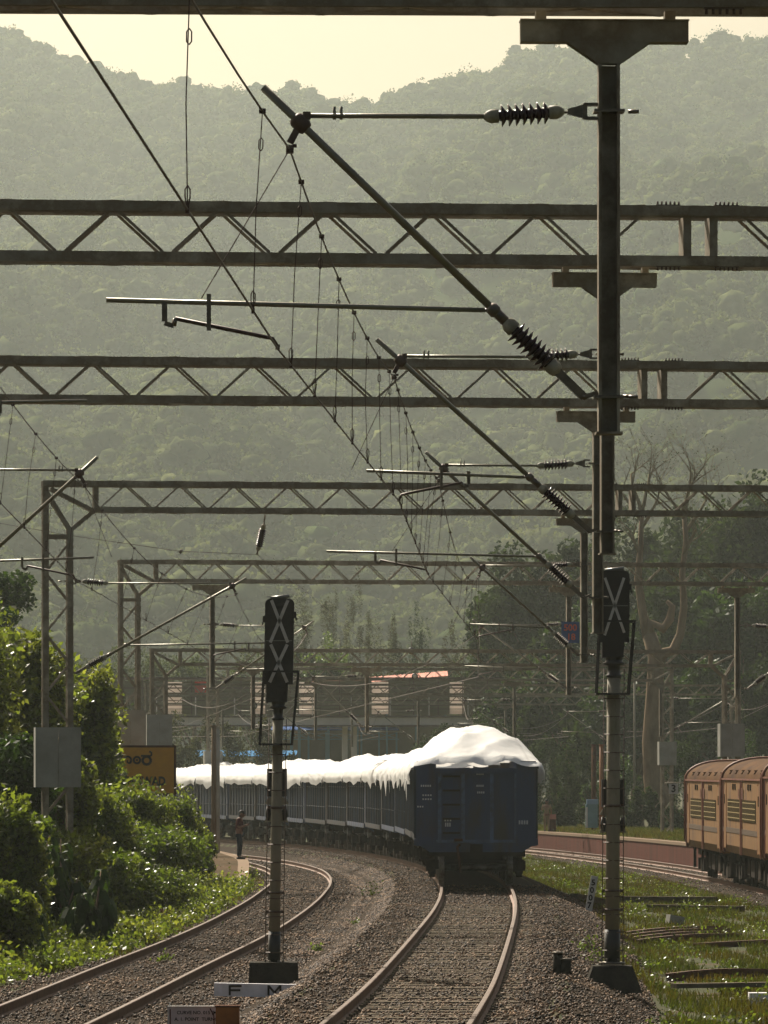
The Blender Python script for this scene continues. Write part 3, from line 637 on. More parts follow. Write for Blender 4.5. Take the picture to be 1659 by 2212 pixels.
# ------------------------------------------------------------------ signals
def signal(label, base, lean, zx, kind, htop, hw, group='out of use colour light signals'):
    root = thing('railway_signal', label, 'signal', base, world=True, group=group)
    bx = Vector(base); U = Vector((lean, 0, 1)); at = lambda h, dx=0, dy=0: bx + Vector((lean*h + dx, dy, h))
    if kind == 'L': MB().box(at(.22), (.80, .8, .50), None, .94).build('base_block', M['concdark'], root)
    else: MB().box(at(.17), (.92, .9, .42), None, .68).build('base_block', M['concdark'], root)
    r = .088 if kind == 'L' else .112
    o0 = hw['o']; hp = hw['hp'] + o0
    MB().tube([at(.4), at(.95)], [r*1.12, r*1.12], 16).build('painted_foot', M['sigblack'], root)
    fl = MB(); fl.tube([at(.40), at(.44)], r*1.9, 10)
    for a in range(6): fl.tube([at(.44, math.cos(a*1.05)*r*1.6, math.sin(a*1.05)*r*1.6), at(.50, math.cos(a*1.05)*r*1.6, math.sin(a*1.05)*r*1.6)], .018, 6)
    fl.build('base_flange', M['fitting'], root)
    MB().tube([at(.95), at(hp*.55), at(hp)], [r, r*.96, r*.93], 16).build('post', M['post'], root)
    h0 = hw['h0'] + o0; h1 = htop; w = .46 if kind == 'L' else .47
    nk = MB(); nk.lathe(at(hp), at(h0 + .05), [(0, r*.95), (.05, r*1.15), (.12, r*1.15), (.16, r*.9), (.55, r*.9), (.6, r*1.5), (.68, r*1.6), (.72, r*1.2), (.9, r*1.25), (1, r*1.6)], 14); nk.build('head_support', M['sigblack'], root)
    # lamp head seen from the back
    hd = MB(); n = 10; pts = []
    zb = hw['zb'] + o0
    out = [(-w/2*.82, h0 + .02), (w/2*.62, h0 + .02), (w/2*.66, zb), (w/2, zb - .0), (w/2, h1 - .17)]
    for k in range(5):
        a = R(90) * k / 4; out.append((w/2 - .09 + .09*math.cos(a), h1 - .11 + .09*math.sin(a)))
    for k in range(5):
        a = R(90) + R(90) * k / 4; out.append((-w/2 + .09 + .09*math.cos(a), h1 - .11 + .09*math.sin(a)))
    out += [(-w/2, h1 - .17), (-w/2, zb), (-w/2*.82, zb)]
    hd.poly([at(b, a) for a, b in out], .24); o = hd.build('signal_head', M['sigblack'], root)
    hd = MB()
    for k in range(1, 3 if kind == 'L' else 2): hd.box(at(zb + (h1 - zb) * k / 2, 0, -.128), (w*.9, .012, .015))
    hd.tube([at(h1 - .02, -w*.32), at(h1 + .02, w*.32)], .03, 8); hd.build('head_trim', M['sigtop'], o)
    cr = MB()
    for (a0, b0, a1, b1) in hw['cross']:
        cr.bar(at(b0, a0, -.135), at(b1, a1, -.135), .05 if kind == 'L' else .042, .008, (0, 1, 0))
    cr.build('white_cross', M['white'], o)
    for zz, sd_ in ((h1 - .35, -1), (h1 - .28, 1)): 
        k = MB(); k.box(at(zz, sd_*(w/2 + .018)), (.036, .1, .10)); k.tube([at(zz, sd_*(w/2 + .02)), at(zz - .09, sd_*(w/2 + .04))], .012, 6); k.build('latch', M['sigblack'], o)
    # maintenance cage
    c0, c1 = hw['c0'] + o0, hw['c1'] + o0; cw = hw['cage']; cg = MB()
    for yy in (-.34, .22):
        cg.bar(at(c0, -cw*.52, yy), at(c1, -cw*.43, yy), .03, .03); cg.bar(at(c0, cw*.42, yy), at(c1, cw*.58, yy), .03, .03)
        cg.bar(at(c0, -cw*.52, yy), at(c0, cw*.42, yy), .03, .03); cg.bar(at(c1, -cw*.43, yy), at(c1, cw*.58, yy), .03, .03)
    for a in (-cw*.52, cw*.42): cg.bar(at(c0, a, -.34), at(c0, a, .22), .03, .03)
    for a in (-cw*.43, cw*.58): cg.bar(at(c1, a, -.34), at(c1, a, .22), .03, .03)
    cg.box(at(c0 + .0), (.5, .5, .02)); cg.build('cage', M['sigblack'], root)
    # ladder: two thin stiles and rungs wrapping the post
    ld = MB(); sx = r + .055
    for sgn in (-1, 1): ld.tube([at(.3, sgn*sx, -.10), at(c0 + .4, sgn*sx*.95, -.10)], .007, 6)
    h = .62
    while h < c0:
        ld.tube([at(h, -sx, -.10), at(h, sx, -.10)], .008, 6); h += .285
    ld.build('ladder', M['rustfit'], root)
    # clamps and small marker lamps on the post
    f = MB()
    for hh in (1.25, 1.55, 2.9): f.tube([at(hh), at(hh + .03)], r + .018, 14); f.box(at(hh + .015, r + .03), (.05, .05, .05)); f.box(at(hh + .015, -r - .03), (.05, .05, .05))
    f.build('post_band', M['rustfit'], root)
    hm = hw['marker']
    for sgn in (-1, 1):
        k = MB(); k.poly([at(hm, sgn*r*.9, .02), at(hm + .02, sgn*(r + .10), .02), at(hm + .10, sgn*(r + .06), .02), at(hm + .14, sgn*r*.9, .02)], .05); k.poly([at(hm - .26, sgn*r*.9, .02), at(hm - .27, sgn*(r + .10), .02), at(hm - .18, sgn*(r + .07), .02), at(hm - .10, sgn*r*.9, .02)], .05)
        pb = k.build('bracket_plate', M['post'], root)
        k = MB(); k.box(at(hm + .36, sgn*(r + .03), .06), (.08, .12, .44)); k.lathe(at(hm - .02, sgn*(r + .04), .02), at(hm - .24, sgn*(r + .04), .02), [(0, .03), (.5, .05), (1, .035)], 10); k.build('junction_box', M['sigblack'], pb)
    return root
w = .42
bL = P(591, 2122, 88); bL.z = float(ground(bL.x, bL.y)) + .0
cross = []
H0 = 6.0
htL = (2122 - 1290) / (FD/88) + (P(0, 2122, 88).z - bL.z)
oL = P(0, 2122, 88).z - bL.z; oR = 0
for top, bot in ((6.05, 5.38), (5.35, 4.75)):
    t0, t1 = oL + top, oL + bot
    cross += [(-w*.31, t0, w*.33, t1), (w*.31, t0, -w*.33, t1)]
signal('signal with two white crosses on its dark head, standing left between the tracks', bL, .016, 0, 'L', htL, {'o': oL, 'hp': 4.15, 'h0': 4.42, 'zb': 4.72, 'c0': 3.77, 'c1': 4.92, 'cage': .54, 'cross': cross, 'marker': 2.95})
bR = P(1322, 2150, 88); bR.z = float(ground(bR.x, bR.y))
htR = (2150 - 1230) / (FD/88) + (P(0, 2150, 88).z - bR.z); w = .47; oR = P(0, 2150, 88).z - bR.z
signal('signal with one long white cross on its dark head, standing right of the goods track', bR, .006, 0, 'R', htR, {'o': oR, 'hp': 5.03, 'h0': 5.33, 'zb': 5.59, 'c0': 4.77, 'c1': 5.92, 'cage': .54, 'cross': [(-w*.33, oR + 6.61, w*.33, oR + 5.74), (w*.31, oR + 6.61, -w*.33, oR + 5.70)], 'marker': 2.75})

# ------------------------------------------------------------------ goods wagons with tarpaulins
def make_wagon(body, rib, label):
    root = thing('goods_wagon', label, 'goods wagon', group='open goods wagons of the curving train')
    L, Wd, z0, z1 = 9.9, 3.06, 1.02, 3.10; hl = L/2; hw = Wd/2
    b = MB()
    b.box((-hw + .03, 0, (z0+z1)/2), (.05, L, z1 - z0)); b.box((hw - .03, 0, (z0+z1)/2), (.05, L, z1 - z0)); b.box((0, 0, z0 + .04), (Wd - .12, L, .08))
    for e in (-1, 1):
        y = e*(hl - .06); b.box((0, y, (z0 + z1)/2 - .05), (Wd - .14, .04, z1 - z0 - .1))
        b.box((0, y + e*.05, z1 - .17), (Wd - 1.0, .12, .14))
        for s in (-1, 1): b.box((s*(hw - .26), y + e*.075, (z0 + z1)/2 + .04), (.50, .10, z1 - z0 + .08)); 
        b.poly([(-hw + .1, y + e*.02, z0), (hw - .1, y + e*.02, z0), (hw - .35, y + e*.02, z0 - .16), (-hw + .35, y + e*.02, z0 - .16)], .06)
    sp_ = [MB(), MB()]
    for s in (-1, 1):
        for k in range(9):
            yy = -hl + .55 + k * (L - 1.1) / 8; sp_[s > 0].box((s*(hw + .012), yy, (z0+z1)/2 - .02), (.075, .12, z1 - z0 - .05))
        for k in range(8):
            for j in (1, 2):
                yy = -hl + .55 + (k + j/3) * (L - 1.1) / 8; sp_[s > 0].box((s*(hw - .0), yy, (z0+z1)/2 - .02), (.03, .045, z1 - z0 - .12))
        b.box((s*(hw + .02), 0, z1 - .06), (.085, L - .12, .12)); b.box((s*(hw + .022), 0, z0 + .1), (.05, L - .1, .16))
        for zz in (1.75, 2.55): sp_[s > 0].box((s*(hw + .006), 0, zz), (.032, L - .3, .035))
    bo = b.build('body', body, root)
    for q_ in sp_: q_.build('side_posts', M['postlight'], bo)
    for e in (-1, 1):
        rr = MB(); y = e*(hl - .035); rr.box((0, y + e*.02, z0 + .12), (Wd - .5, .03, .07))
        for x in (-.93, -.33, .40, 1.02): rr.box((x, y + e*.035, (z0 + z1)/2 - .07), (.09, .06, z1 - z0 - .3))
        rr.build('end_ribs', rib, bo)
    ld = MB()
    for k in range(5): ld.box((-.63, -hl + .0, 1.35 + k*.36), (.44, .03, .05))
    ld.build('ladder', M['under'], bo)
    u = MB(); u.box((0, 0, .86), (1.1, L - .4, .22)); u.box((0, -hl + .12, .86), (2.5, .18, .22)); u.box((0, hl - .12, .86), (2.5, .18, .22)); u.box((.5, .4, .62), (.5, 1.2, .3)); u.box((-.6, -.6, .6), (.35, .8, .3))
    u.build('underframe', M['under'], root)
    for e in (-1, 1):
        c = MB(); c.box((0, e*(hl + .12), .93), (.22, .5, .22)); c.box((0, e*(hl + .38), .92), (.32, .22, .30)); co_ = c.build('coupler', M['under'], root)
        c = MB(); c.tube([(-.42, e*(hl + .02), 1.05), (-.48, e*(hl + .12), 1.0), (-.42, e*(hl + .14), .6), (-.40, e*(hl + .12), .35)], .035, 8); c.box((-.45, e*(hl + .05), 1.17), (.22, .08, .07)); c.build('brake_hose', M['rusty'], root)
    for e in (-1, 1):
        yb = e * 3.2; g = MB()
        for s in (-1, 1):
            g.poly([(s*1.12, yb - 1.25, .42), (s*1.12, yb - 1.2, .66), (s*1.12, yb - .45, .72), (s*1.12, yb + .45, .72), (s*1.12, yb + 1.2, .66), (s*1.12, yb + 1.25, .42), (s*1.12, yb + .6, .40), (s*1.12, yb + .35, .20), (s*1.12, yb - .35, .20), (s*1.12, yb - .6, .40)], .14, (1, 0, 0))
            for q_ in (-1, 1): g.box((s*1.16, yb + q_*1.0, .5), (.22, .24, .26))
            for q_ in (-.1, .1): g.lathe((s*1.12, yb + q_, .28), (s*1.12, yb + q_, .58), [(0, .1), (1, .1)], 8)
        g.box((0, yb, .52), (2.2, .35, .24)); bg_ = g.build('bogie', M['under'], root)
        for q_ in (-1, 1):
            wh = MB()
            for s in (-1, 1): wh.lathe((s*.80, yb + q_, .46), (s*.945, yb + q_, .46), [(0, .49), (.2, .49), (.24, .465), (1, .455)], 24)
            wh.tube([(-.8, yb + q_, .46), (.8, yb + q_, .46)], .09, 10); wh.build('wheelset', M['wheel'], bg_)
    return root
ARC = None
def along(cf, Y0, dist):          # walk a distance along the track
    y = Y0; acc = 0; st = .25
    while acc < dist:
        dx = float(cf(y + st)) - float(cf(y)); acc += math.hypot(dx, st); y += st
    return y
def tarp(i, x, y, rz, hump, zb):
    L = 10.3; nu, nv = 64, 44; rr = np.random.RandomState(40 + i); V = np.zeros((nu + 1, nv + 1, 3))
    ph = rr.uniform(0, 6, 8); deep = (.40 if i < 2 else .95) if i < 5 else .62; nk = 3 if i in (2, 3, 4) else 2
    ku = np.sort(np.concatenate([[0, 1], (np.arange(1, nk) + rr.uniform(-.25, .25, nk - 1)) / nk])); kk = []; kv = []
    for q_ in range(nk):
        a0, a1 = ku[q_], ku[q_ + 1]; kk += [a0, a0 + (a1 - a0) * rr.uniform(.2, .35), a0 + (a1 - a0) * rr.uniform(.5, .75)]; kv += [rr.uniform(.45, 1) * deep, rr.uniform(.26, .36), rr.uniform(.30, .5)]
    kk.append(1); kv.append(.3); zig = np.interp(np.linspace(0, 1, nu + 1), kk, kv)
    if i < 2: zig = .42 + .07*np.sin(np.linspace(0, 7, nu + 1) + ph[7])
    for a in range(nu + 1):
        u = a / nu; e = min(u, 1 - u) * L; endf = 1 - math.exp(-e / .8)
        hh = hump * (.25 + .75 * endf) * (1 + .10*math.sin(u*9 + ph[0]) + .06*math.sin(u*17 + ph[1]))
        if i == 0 and u < .34: hh = hump * (.10 + .90 * math.sin(u/.34 * math.pi/2))
        for b in range(nv + 1):
            v = -1 + 2 * b / nv; av = abs(v)
            if av < .72:
                q_ = v / .72; xx = q_ * 1.66; zz = 3.14 + hh * (1 - abs(q_) ** 2.2) ** .85 + (.09*(1 - abs(math.sin(u*11 + v*5 + ph[2]))**.6) + .08*(1 - abs(math.sin(u*15 - v*7 + ph[4]))**.5) + .03*math.sin(v*13 + u*6 + ph[6]) - .04) * (1 - abs(q_)**4)
            else:
                w_ = (av - .72) / .28; Ls = (zig[a] if v < 0 else zig[nu - a]) + .08
                xx = math.copysign(1.66 + .05*w_ + .015*math.sin(u*24 + ph[3])*w_ + .10*(1 - abs(2*w_ - 1))*.6, v); zz = 3.14 - w_ * Ls
            yy = -L/2 + u * L
            if e < .05: zz -= .10
            V[a, b] = (xx, yy + .05*math.sin(v*14 + ph[5]) * (1 - endf), zz)
    V = V.reshape(-1, 3); n1 = nv + 1
    ii = (np.arange(nv)[None, :] + n1*np.arange(nu)[:, None]).ravel()
    o = np_mesh('tarpaulin', V, np.stack([ii, ii+1, ii+n1+1, ii+n1], 1), M['tarp'], smooth_=True)
    o.location = (x, y, zb); o.rotation_euler = (0, 0, rz)
    return o
ordn = ['first', 'second', 'third', 'fourth', 'fifth', 'sixth', 'seventh', 'eighth', 'ninth', 'tenth', 'eleventh', 'twelfth', 'thirteenth', 'fourteenth', 'fifteenth', 'sixteenth', 'seventeenth']
protoA = make_wagon(M['blue'], M['bluerib'], 'blue last wagon whose ribbed end faces the camera')
protoB = make_wagon(M['brown'], M['brown'], 'brown wagon')
usedA = usedB = False; Y = 141.4
tabA = {o.name: kids(o) for o in list(COL.objects) if o.type in ('EMPTY', 'MESH') and (o == protoA or o == protoB or (o.parent and (o.parent in (protoA, protoB))))}
def copy_wagon(p):
    r = p.copy(); COL.objects.link(r)
    for c in tabA[p.name]:
        c2 = c.copy(); COL.objects.link(c2); c2.parent = r
        for g in tabA[c.name]:
            g2 = g.copy(); COL.objects.link(g2); g2.parent = c2
    return r
PAT = 'ABBAABABBAABABBA'
colname = {'A': 'blue', 'B': 'rust brown'}
for i in range(15):
    yc0 = along(cA, Y, 1.75); yc1 = along(cA, Y, 8.15); x0, x1 = float(cA(yc0)), float(cA(yc1))
    x, y = (x0 + x1)/2, (yc0 + yc1)/2; rz = -math.atan2(x1 - x0, yc1 - yc0); zb = float(fall(y))
    if PAT[i] == 'A':
        o = protoA if not usedA else copy_wagon(protoA); usedA = True
    else:
        o = protoB if not usedB else copy_wagon(protoB); usedB = True
    o.location = (x, y, zb); o.rotation_euler = (0, 0, rz)
    o['label'] = 'blue wagon at the tail, its ribbed end facing the camera' if i == 0 else '%s side ribbed wagon, %s in the train counted from the tail' % (colname[PAT[i]], ordn[i])
    t = tarp(i, x, y, rz, [.86, .80, .62, .58, .62, .5, .55, .6][i % 8] if i < 8 else .5 + .12*math.sin(i*2.1), zb)
    tag(t, 'high humped white tarpaulin over the load of the tail wagon' if i == 0 else 'white tarpaulin with ragged hem over the %s wagon from the tail' % ordn[i], 'tarpaulin', 'white tarpaulins over the wagon loads')
    Y = along(cA, Y, 10.75)
# stencilled marks on the end of the tail wagon only
mk = MB(); f0 = protoA.location; ang = protoA.rotation_euler.z; org = Vector((0, 0, 0))
def mark(x, z, w_, h_, n):
    for j in range(n): mk.box((x - w_/2 + (j + .5)*w_/n, -5.055, z), (w_/n*.6, .004, h_))
for x, z, w_, h_, n in ((-1.28, 2.55, .28, .05, 5), (-1.25, 2.31, .26, .04, 4), (-1.25, 2.21, .26, .04, 4), (-1.42, 2.02, .18, .04, 3), (1.20, 1.62, .26, .10, 4)): mark(x, z, w_, h_, n)
for x, z, w_, h_, n in ((.10, 2.86, .20, .07, 4), (.10, 2.55, .20, .05, 4), (.12, 2.38, .2, .05, 4), (-.72, 1.68, .2, .07, 3), (-.72, 1.56, .16, .1, 3)):
    for j in range(n): mk.box((x - w_/2 + (j + .5)*w_/n, -4.915, z), (w_/n*.6, .004, h_))
mk.build('stencilled_mark', M['mark'], protoA)

# ------------------------------------------------------------------ yellow coaches
def make_coach(label, Lc):
    root = thing('passenger_coach', label, 'coach', group='yellow coaches at the right platform')
    hw, z0, z1 = 1.62, 1.05, 3.38; hl = Lc/2
    sec = [(hw - .12, z0), (hw, z0 + .25), (hw, z1)]
    rsec = [(hw, z1)]
    for k in range(1, 9):
        a = R(90) * k / 8; rsec.append((hw * math.cos(a)**.75 if k < 8 else 0, z1 + .66*math.sin(a)))
    def ext(m_, S, y0, y1, grow=0):
        full = [(-x, z) for x, z in reversed(S)] if False else None
        pts = S; n = len(pts); vs = []
        for y in (y0, y1):
            for x, z in pts: vs.append((x, y, z))
        m_.add(vs, [(i, i+1, n+i+1, n+i) for i in range(n-1)], True)
    b = MB(); left = [(-x, z) for x, z in reversed(sec)]
    ring = [(x, z) for x, z in sec] + [(x, z) for x, z in rsec[1:]] + [(-x, z) for x, z in reversed(rsec[:-1])] + [(-x, z) for x, z in reversed(sec[:-1])]
    wall = MB(); wall.add([(x, y, z) for y in (-hl, hl) for x, z in sec], [(0, 1, 4, 3), (1, 2, 5, 4)]); wall.add([(-x, y, z) for y in (-hl, hl) for x, z in sec], [(0, 3, 4, 1), (1, 4, 5, 2)])
    n = len(ring)
    for y in (-hl, hl): wall.add([(x, y, z) for x, z in ring], [tuple(range(n))])
    wall.add([(-hw + .12, -hl, z0), (hw - .12, -hl, z0), (hw - .12, hl, z0), (-hw + .12, hl, z0)], [(0, 1, 2, 3)])
    body = wall.build('body', M['yellow'], root)
    rf = MB(); rr = rsec + [(-x, z) for x, z in reversed(rsec[:-1])]; n = len(rr)
    rf.add([(x, y, z + .004) for y in (-hl, hl) for x, z in rr], [(i, i+1, n+i+1, n+i) for i in range(n-1)], True)
    roof = rf.build('roof', M['roof'], root)
    # end arches: raised ribs over the whole section
    tr = MB()
    for y in (-hl + .06, hl - .06):
        full = [(hw - .12, z0)] + sec[1:] + rsec[1:]; full = [(x, y, z) for x, z in full]; full = full + [(-p[0], p[1], p[2]) for p in reversed(full[:-1])]
        tr.tube([(p[0]*1.012, p[1], p[2]*1.004) for p in full], .06, 6)
    for s in (-1, 1): tr.box((s*(hw + .02), 0, z1 + .0), (.05, Lc - .2, .05))
    tr.build('end_arch', M['coachred'], root)
    vt = MB(); y = -hl + 1.0
    while y < hl - .6:
        for s in (-1, 1): vt.poly([(s*1.5, y - .1, z1 + .30), (s*1.62, y - .1, z1 + .17), (s*1.46, y - .1, z1 + .17)], .03); vt.poly([(s*1.5, y + .1, z1 + .30), (s*1.62, y + .1, z1 + .17), (s*1.46, y + .1, z1 + .17)], .03); vt.box((s*1.56, y, z1 + .27), (.06, .22, .04))
        y += 2.6
    vt.build('roof_vent', M['roof'], roof)
    bd = MB()
    for s in (-1, 1): bd.box((s*(hw + .004), 0, 1.78), (.02, Lc - .3, .16))
    bd.build('waist_band', M['band'], body)
    for s in (-1,):
        for (yc, wd) in ((-hl + 1.3, .8), (hl - 1.3, .8)):
            d = MB(); d.box((s*(hw + .006), yc, 2.2), (.02, wd, 2.0)); dd = d.build('door', M['yellow'], body)
            q_ = MB()
            for e in (-1, 1): q_.box((s*(hw + .008), yc + e*(wd/2 + .04), 2.22), (.02, .14, 2.10))
            q_.build('door_frame', M['orange'], dd)
            q_ = MB(); q_.box((s*(hw + .02), yc + .1, 2.75), (.012, .3, .30)); q_.build('door_window', M['dark'], dd)
        for (ya, yb) in ((-hl + 2.6, -.6), (.6, hl - 2.6)):
            wn_ = MB(); wn_.box((s*(hw + .012), (ya + yb)/2, 2.43), (.02, yb - ya, .66)); win = wn_.build('window_band', M['dark'], body)
            g = MB()
            for k in range(4): g.box((s*(hw + .0235), (ya + yb)/2, 2.18 + k*.165), (.003, yb - ya, .022))
            yy = ya
            while yy < yb + .01: g.box((s*(hw + .026), yy, 2.43), (.002, .045, .66)); yy += .42
            g.build('window_grille', M['grille'], win)
            lv = MB()
            for k in range(2): lv.box((s*(hw + .008), (ya + yb)/2 - .5 + k*.9, 3.15), (.02, .5, .18))
            lv.build('louvre', M['dark'], body)
        st = MB()
        for yy in (-hl + .45, -.35, .1, .35, hl - .5): st.box((s*(hw + .015), yy, 2.2), (.03, .10, 2.28))
        st.build('side_strip', M['coachred'], body)
        pl = MB(); pl.box((s*(hw + .03), -.7, 2.95), (.012, .34, .34)); pl.box((s*(hw + .03), .9, 2.95), (.012, .3, .3)); pl.build('notice_plate', M['coachred'], body)
    u = MB(); u.box((0, 0, .9), (2.4, Lc - .4, .28)); u.box((-.9, 0, .62), (.7, 2.4, .5)); u.box((-.9, 3, .62), (.6, 1.2, .45)); u.box((-1.0, -3, .62), (.6, 1.0, .5))
    for k in range(7): u.box((-1.25, -hl + 1.2 + k*2.1, .62), (.08, .1, .6))
    u.build('underframe', M['under'], root)
    for e in (-1, 1):
        yb = e*(hl - 2.6); g = MB()
        for s in (-1, 1): g.box((s*1.1, yb, .58), (.16, 3.0, .22)); g.box((s*1.16, yb - 1.2, .46), (.24, .34, .40)); g.box((s*1.16, yb + 1.2, .46), (.24, .34, .40)); g.box((s*1.16, yb, .40), (.2, .8, .4))
        g.box((0, yb, .6), (2.1, .5, .25)); bg_ = g.build('bogie', M['under'], root)
        for q_ in (-1.2, 1.2):
            wh = MB()
            for s in (-1, 1): wh.lathe((s*.80, yb + q_, .46), (s*.94, yb + q_, .46), [(0, .49), (.2, .49), (.24, .46), (1, .455)], 24)
            wh.build('wheelset', M['under'], bg_)
        bf = MB()
        for s in (-1, 1): bf.lathe((s*.98, e*hl, 1.1), (s*.98, e*(hl + .5), 1.1), [(0, .1), (.8, .08), (.82, .22), (1, .22)], 12); bf.box((s*1.3, e*(hl + .02), .7), (.1, .1, .8))
        bf.build('buffer', M['under'], root)
    return root
Y = 196.8; Lc = 17.4; nm = ['far yellow coach, its end nearest the number three sign', 'middle yellow coach behind the far one', 'nearest yellow coach, cut off by the right edge']
for i in range(3):
    ya = Y - Lc*.82; yb = Y - Lc*.18; xa, xb = float(cC(ya)), float(cC(yb))
    c = make_coach(nm[i], Lc - .5); ym = (ya + yb)/2
    c.location = ((xa + xb)/2, ym, -.65 + float(fall(ym))); c.rotation_euler = (0, 0, -math.atan2(xb - xa, yb - ya))
    Y -= Lc

# ------------------------------------------------------------------ platforms
def platform(name, label, cf, off, width, y0, y1, top, ramp, matf, cope=True):
    root = thing(name, label, 'platform', (float(cf(y0)) + off, y0, -.8), world=True)
    yy = np.arange(y0, y1 + .1, 1.5); t = MB(); f = MB(); c = MB(); sg = 1 if off > 0 else -1
    def zt(y):
        z = top + float(fall(y)); k = min(1, max(0, (y - y0) / ramp)) if ramp else 1
        return z * k + (float(ground(float(cf(y)) + off + sg*.4, y)) + .05) * (1 - k)
    E = [(float(cf(y)) + off, y, zt(y)) for y in yy]; B = [(x + sg*width, y, z) for x, y, z in E]; G = [(x, y, z - 1.4) for x, y, z in E]
    n = len(E)
    t.add([(x + sg*.32, y, z) for x, y, z in E] + B, [(i, i+1, n+i+1, n+i) if sg < 0 else (i, n+i, n+i+1, i+1) for i in range(n-1)])
    f.add([(x, y, z - .12) for x, y, z in E] + G, [(i, i+1, n+i+1, n+i) for i in range(n-1)]); f.add([E[0], B[0], (B[0][0], B[0][1], B[0][2]-1.4), G[0]], [(0, 1, 2, 3)])
    for i in range(n-1): c.bar((E[i][0] + sg*.14, E[i][1], E[i][2] - .055), (E[i+1][0] + sg*.14, E[i+1][1], E[i+1][2] - .055), .36, .13)
    t.build('platform_surface', M['plat'], root); f.build('platform_wall', matf, root); c.build('coping', M['coping'], root)
    return root
platform('platform', 'low brown platform end beside the left track where the man stands', cB, -1.72, 3.0, 168, 262, .05, 14, M['concdark'])
platform('platform', 'red faced platform behind the right track, grass growing on top', cC, 1.72, 9.0, 150, 350, .19, 0, M['platface'])

# ------------------------------------------------------------------ footbridge and sheds
def footbridge():
    Yb = 430; a = math.atan(.02); root = thing('footbridge', 'long footbridge with pale panels crossing behind the train', 'footbridge', (0, Yb, 0), a)
    z = lambda y: H + (HY - y) / 27.9
    xl, xr = xw(150, 27.9), xw(1560, 27.9); L = xr - xl; mx = (xl + xr)/2
    d = MB(); d.box((mx, 0, (z(1567) + z(1549))/2), (L, 3.0, z(1549) - z(1567))); d.build('deck', M['fob'], root)
    s = MB(); s.box((mx, -1.56, z(1548)), (L, .12, .14)); s.box((mx, -1.5, z(1466)), (L, .2, .16)); s.box((mx, 1.5, z(1466)), (L, .2, .16));  s.box((mx, -1.56, z(1487)), (L, .08, .10)); s.box((mx, -1.56, z(1568)), (L, .14, .12)); s.box((mx, -1.56, z(1505)), (L, .08, .12)); s.box((mx, -1.56, z(1524)), (L, .06, .06)); s.box((mx, -1.56, z(1532)), (L, .06, .05)); s.box((mx, -1.56, z(1514)), (L, .06, .06))
    x = xl
    while x < xr: s.box((x, -1.56, (z(1466) + z(1548))/2), (.07, .09, z(1466) - z(1548) - .2)); s.bar((x, -1.60, z(1487)), (x + .95, -1.60, z(1503)), .05, .04, (0, 1, 0)); s.bar((x + 1.9, -1.60, z(1487)), (x + .95, -1.60, z(1503)), .05, .04, (0, 1, 0)); x += 1.9
    s.build('girder', M['fobdark'], root)
    pan = ((214, 232), (360, 394), (541, 575), (646, 679), (802, 840), (970, 1000), (1127, 1162), (1268, 1312), (1420, 1455))
    cuts = [150] + [q_ for p_ in pan for q_ in p_] + [1560]
    for c0_, c1_ in zip(cuts[::2], cuts[1::2]): MB().box((xw((c0_ + c1_)/2, 27.9), -1.42, (z(1470) + z(1546))/2), ((c1_ - c0_)/27.9, .04, z(1470) - z(1546) - .1)).build('side_cladding', M['fobmesh'], root)
    for a0, a1 in ((214, 232), (360, 394), (541, 575), (646, 679), (802, 840), (970, 1000), (1127, 1162), (1268, 1312), (1420, 1455)):
        p = MB(); p.box((xw((a0 + a1)/2, 27.9), -1.49, (z(1474) + z(1543))/2), ((a1 - a0)/27.9, .05, z(1474) - z(1543))); p.build('panel', M['fobpanel'], root)
    p = MB(); p.box((xw(435, 27.9), -1.66, (z(1473) + z(1503))/2), (.95, .05, 1.05)); p.build('red_notice', M['red'], root)
    x = xl + .8
    while x < xr: MB().box((x, -1.68, (z(1507) + z(1546))/2), (.09, .05, z(1507) - z(1546))).build('handrail_post', M['fobpanel'], root); x += 3.0
    for x in (xw(455, 27.9), xw(472, 27.9), xw(745, 27.9), xw(765, 27.9), xw(1015, 27.9), xw(1290, 27.9), xw(1480, 27.9)):
        q_ = MB(); q_.box((x, 0, (z(1569) - 2)/2), (.42, .42, z(1569) + 2)); q_.build('pier', M['fob'], root)
    return root
footbridge()
def shed(label, x0, x1, y0, y1, Yc, dep, m, posts, h, tilt=0.0, walls=None):
    s = FD / Yc; a = xw(x0, s); b = xw(x1, s); zt = H + (HY - y0)/s; zl = H + (HY - y1)/s; g = -2.0
    root = thing('shed', label, 'shed', ((a + b)/2, Yc, g), world=True)
    r_ = MB(); n = 24
    r_.poly([(a, Yc + dep, zt), (b, Yc + dep, zt + tilt), (b, Yc, zl + tilt), (a, Yc, zl)], .06, (0, -.3, 1))
    for k in range(n): 
        x = a + (b - a)*(k + .5)/n; dz = tilt*(k + .5)/n; r_.bar((x, Yc - .02, zl + dz + .05), (x, Yc + dep, zt + dz + .05), .06, .04)
    r_.build('roof', m, root)
    p = MB()
    for k in range(posts):
        x = a + .2 + (b - a - .4)*k/(posts - 1)
        for yy in (Yc + .3, Yc + dep - .3): p.box((x, yy, (g + zl - .15)/2), (.16, .16, zl - .15 - g))
        if k < posts - 1: p.bar((x, Yc + .3, zl - .7), (x + (b - a)/(posts - 1), Yc + .3, zl - .2), .08, .06); p.bar((x, Yc + .3, zl - .2), (x + (b - a)/(posts - 1), Yc + .3, zl - .7), .08, .06)
    p.box(((a + b)/2, Yc + .3, zl - .75), (b - a, .08, .08)); p.build('steel_frame', M['bluesteel'], root)
    if walls: wl = MB(); wl.box(((a + b)/2, Yc + dep - .1, (g + zl)/2 - .3), (b - a, .1, zl - g - .7)); wl.build('rear_wall', walls, root)
    return root
shed('long shed roof of faded blue sheet under the footbridge', 585, 862, 1562, 1577, 455, 7, M['roofblue'], 8, 4, walls=M['fobmesh'])
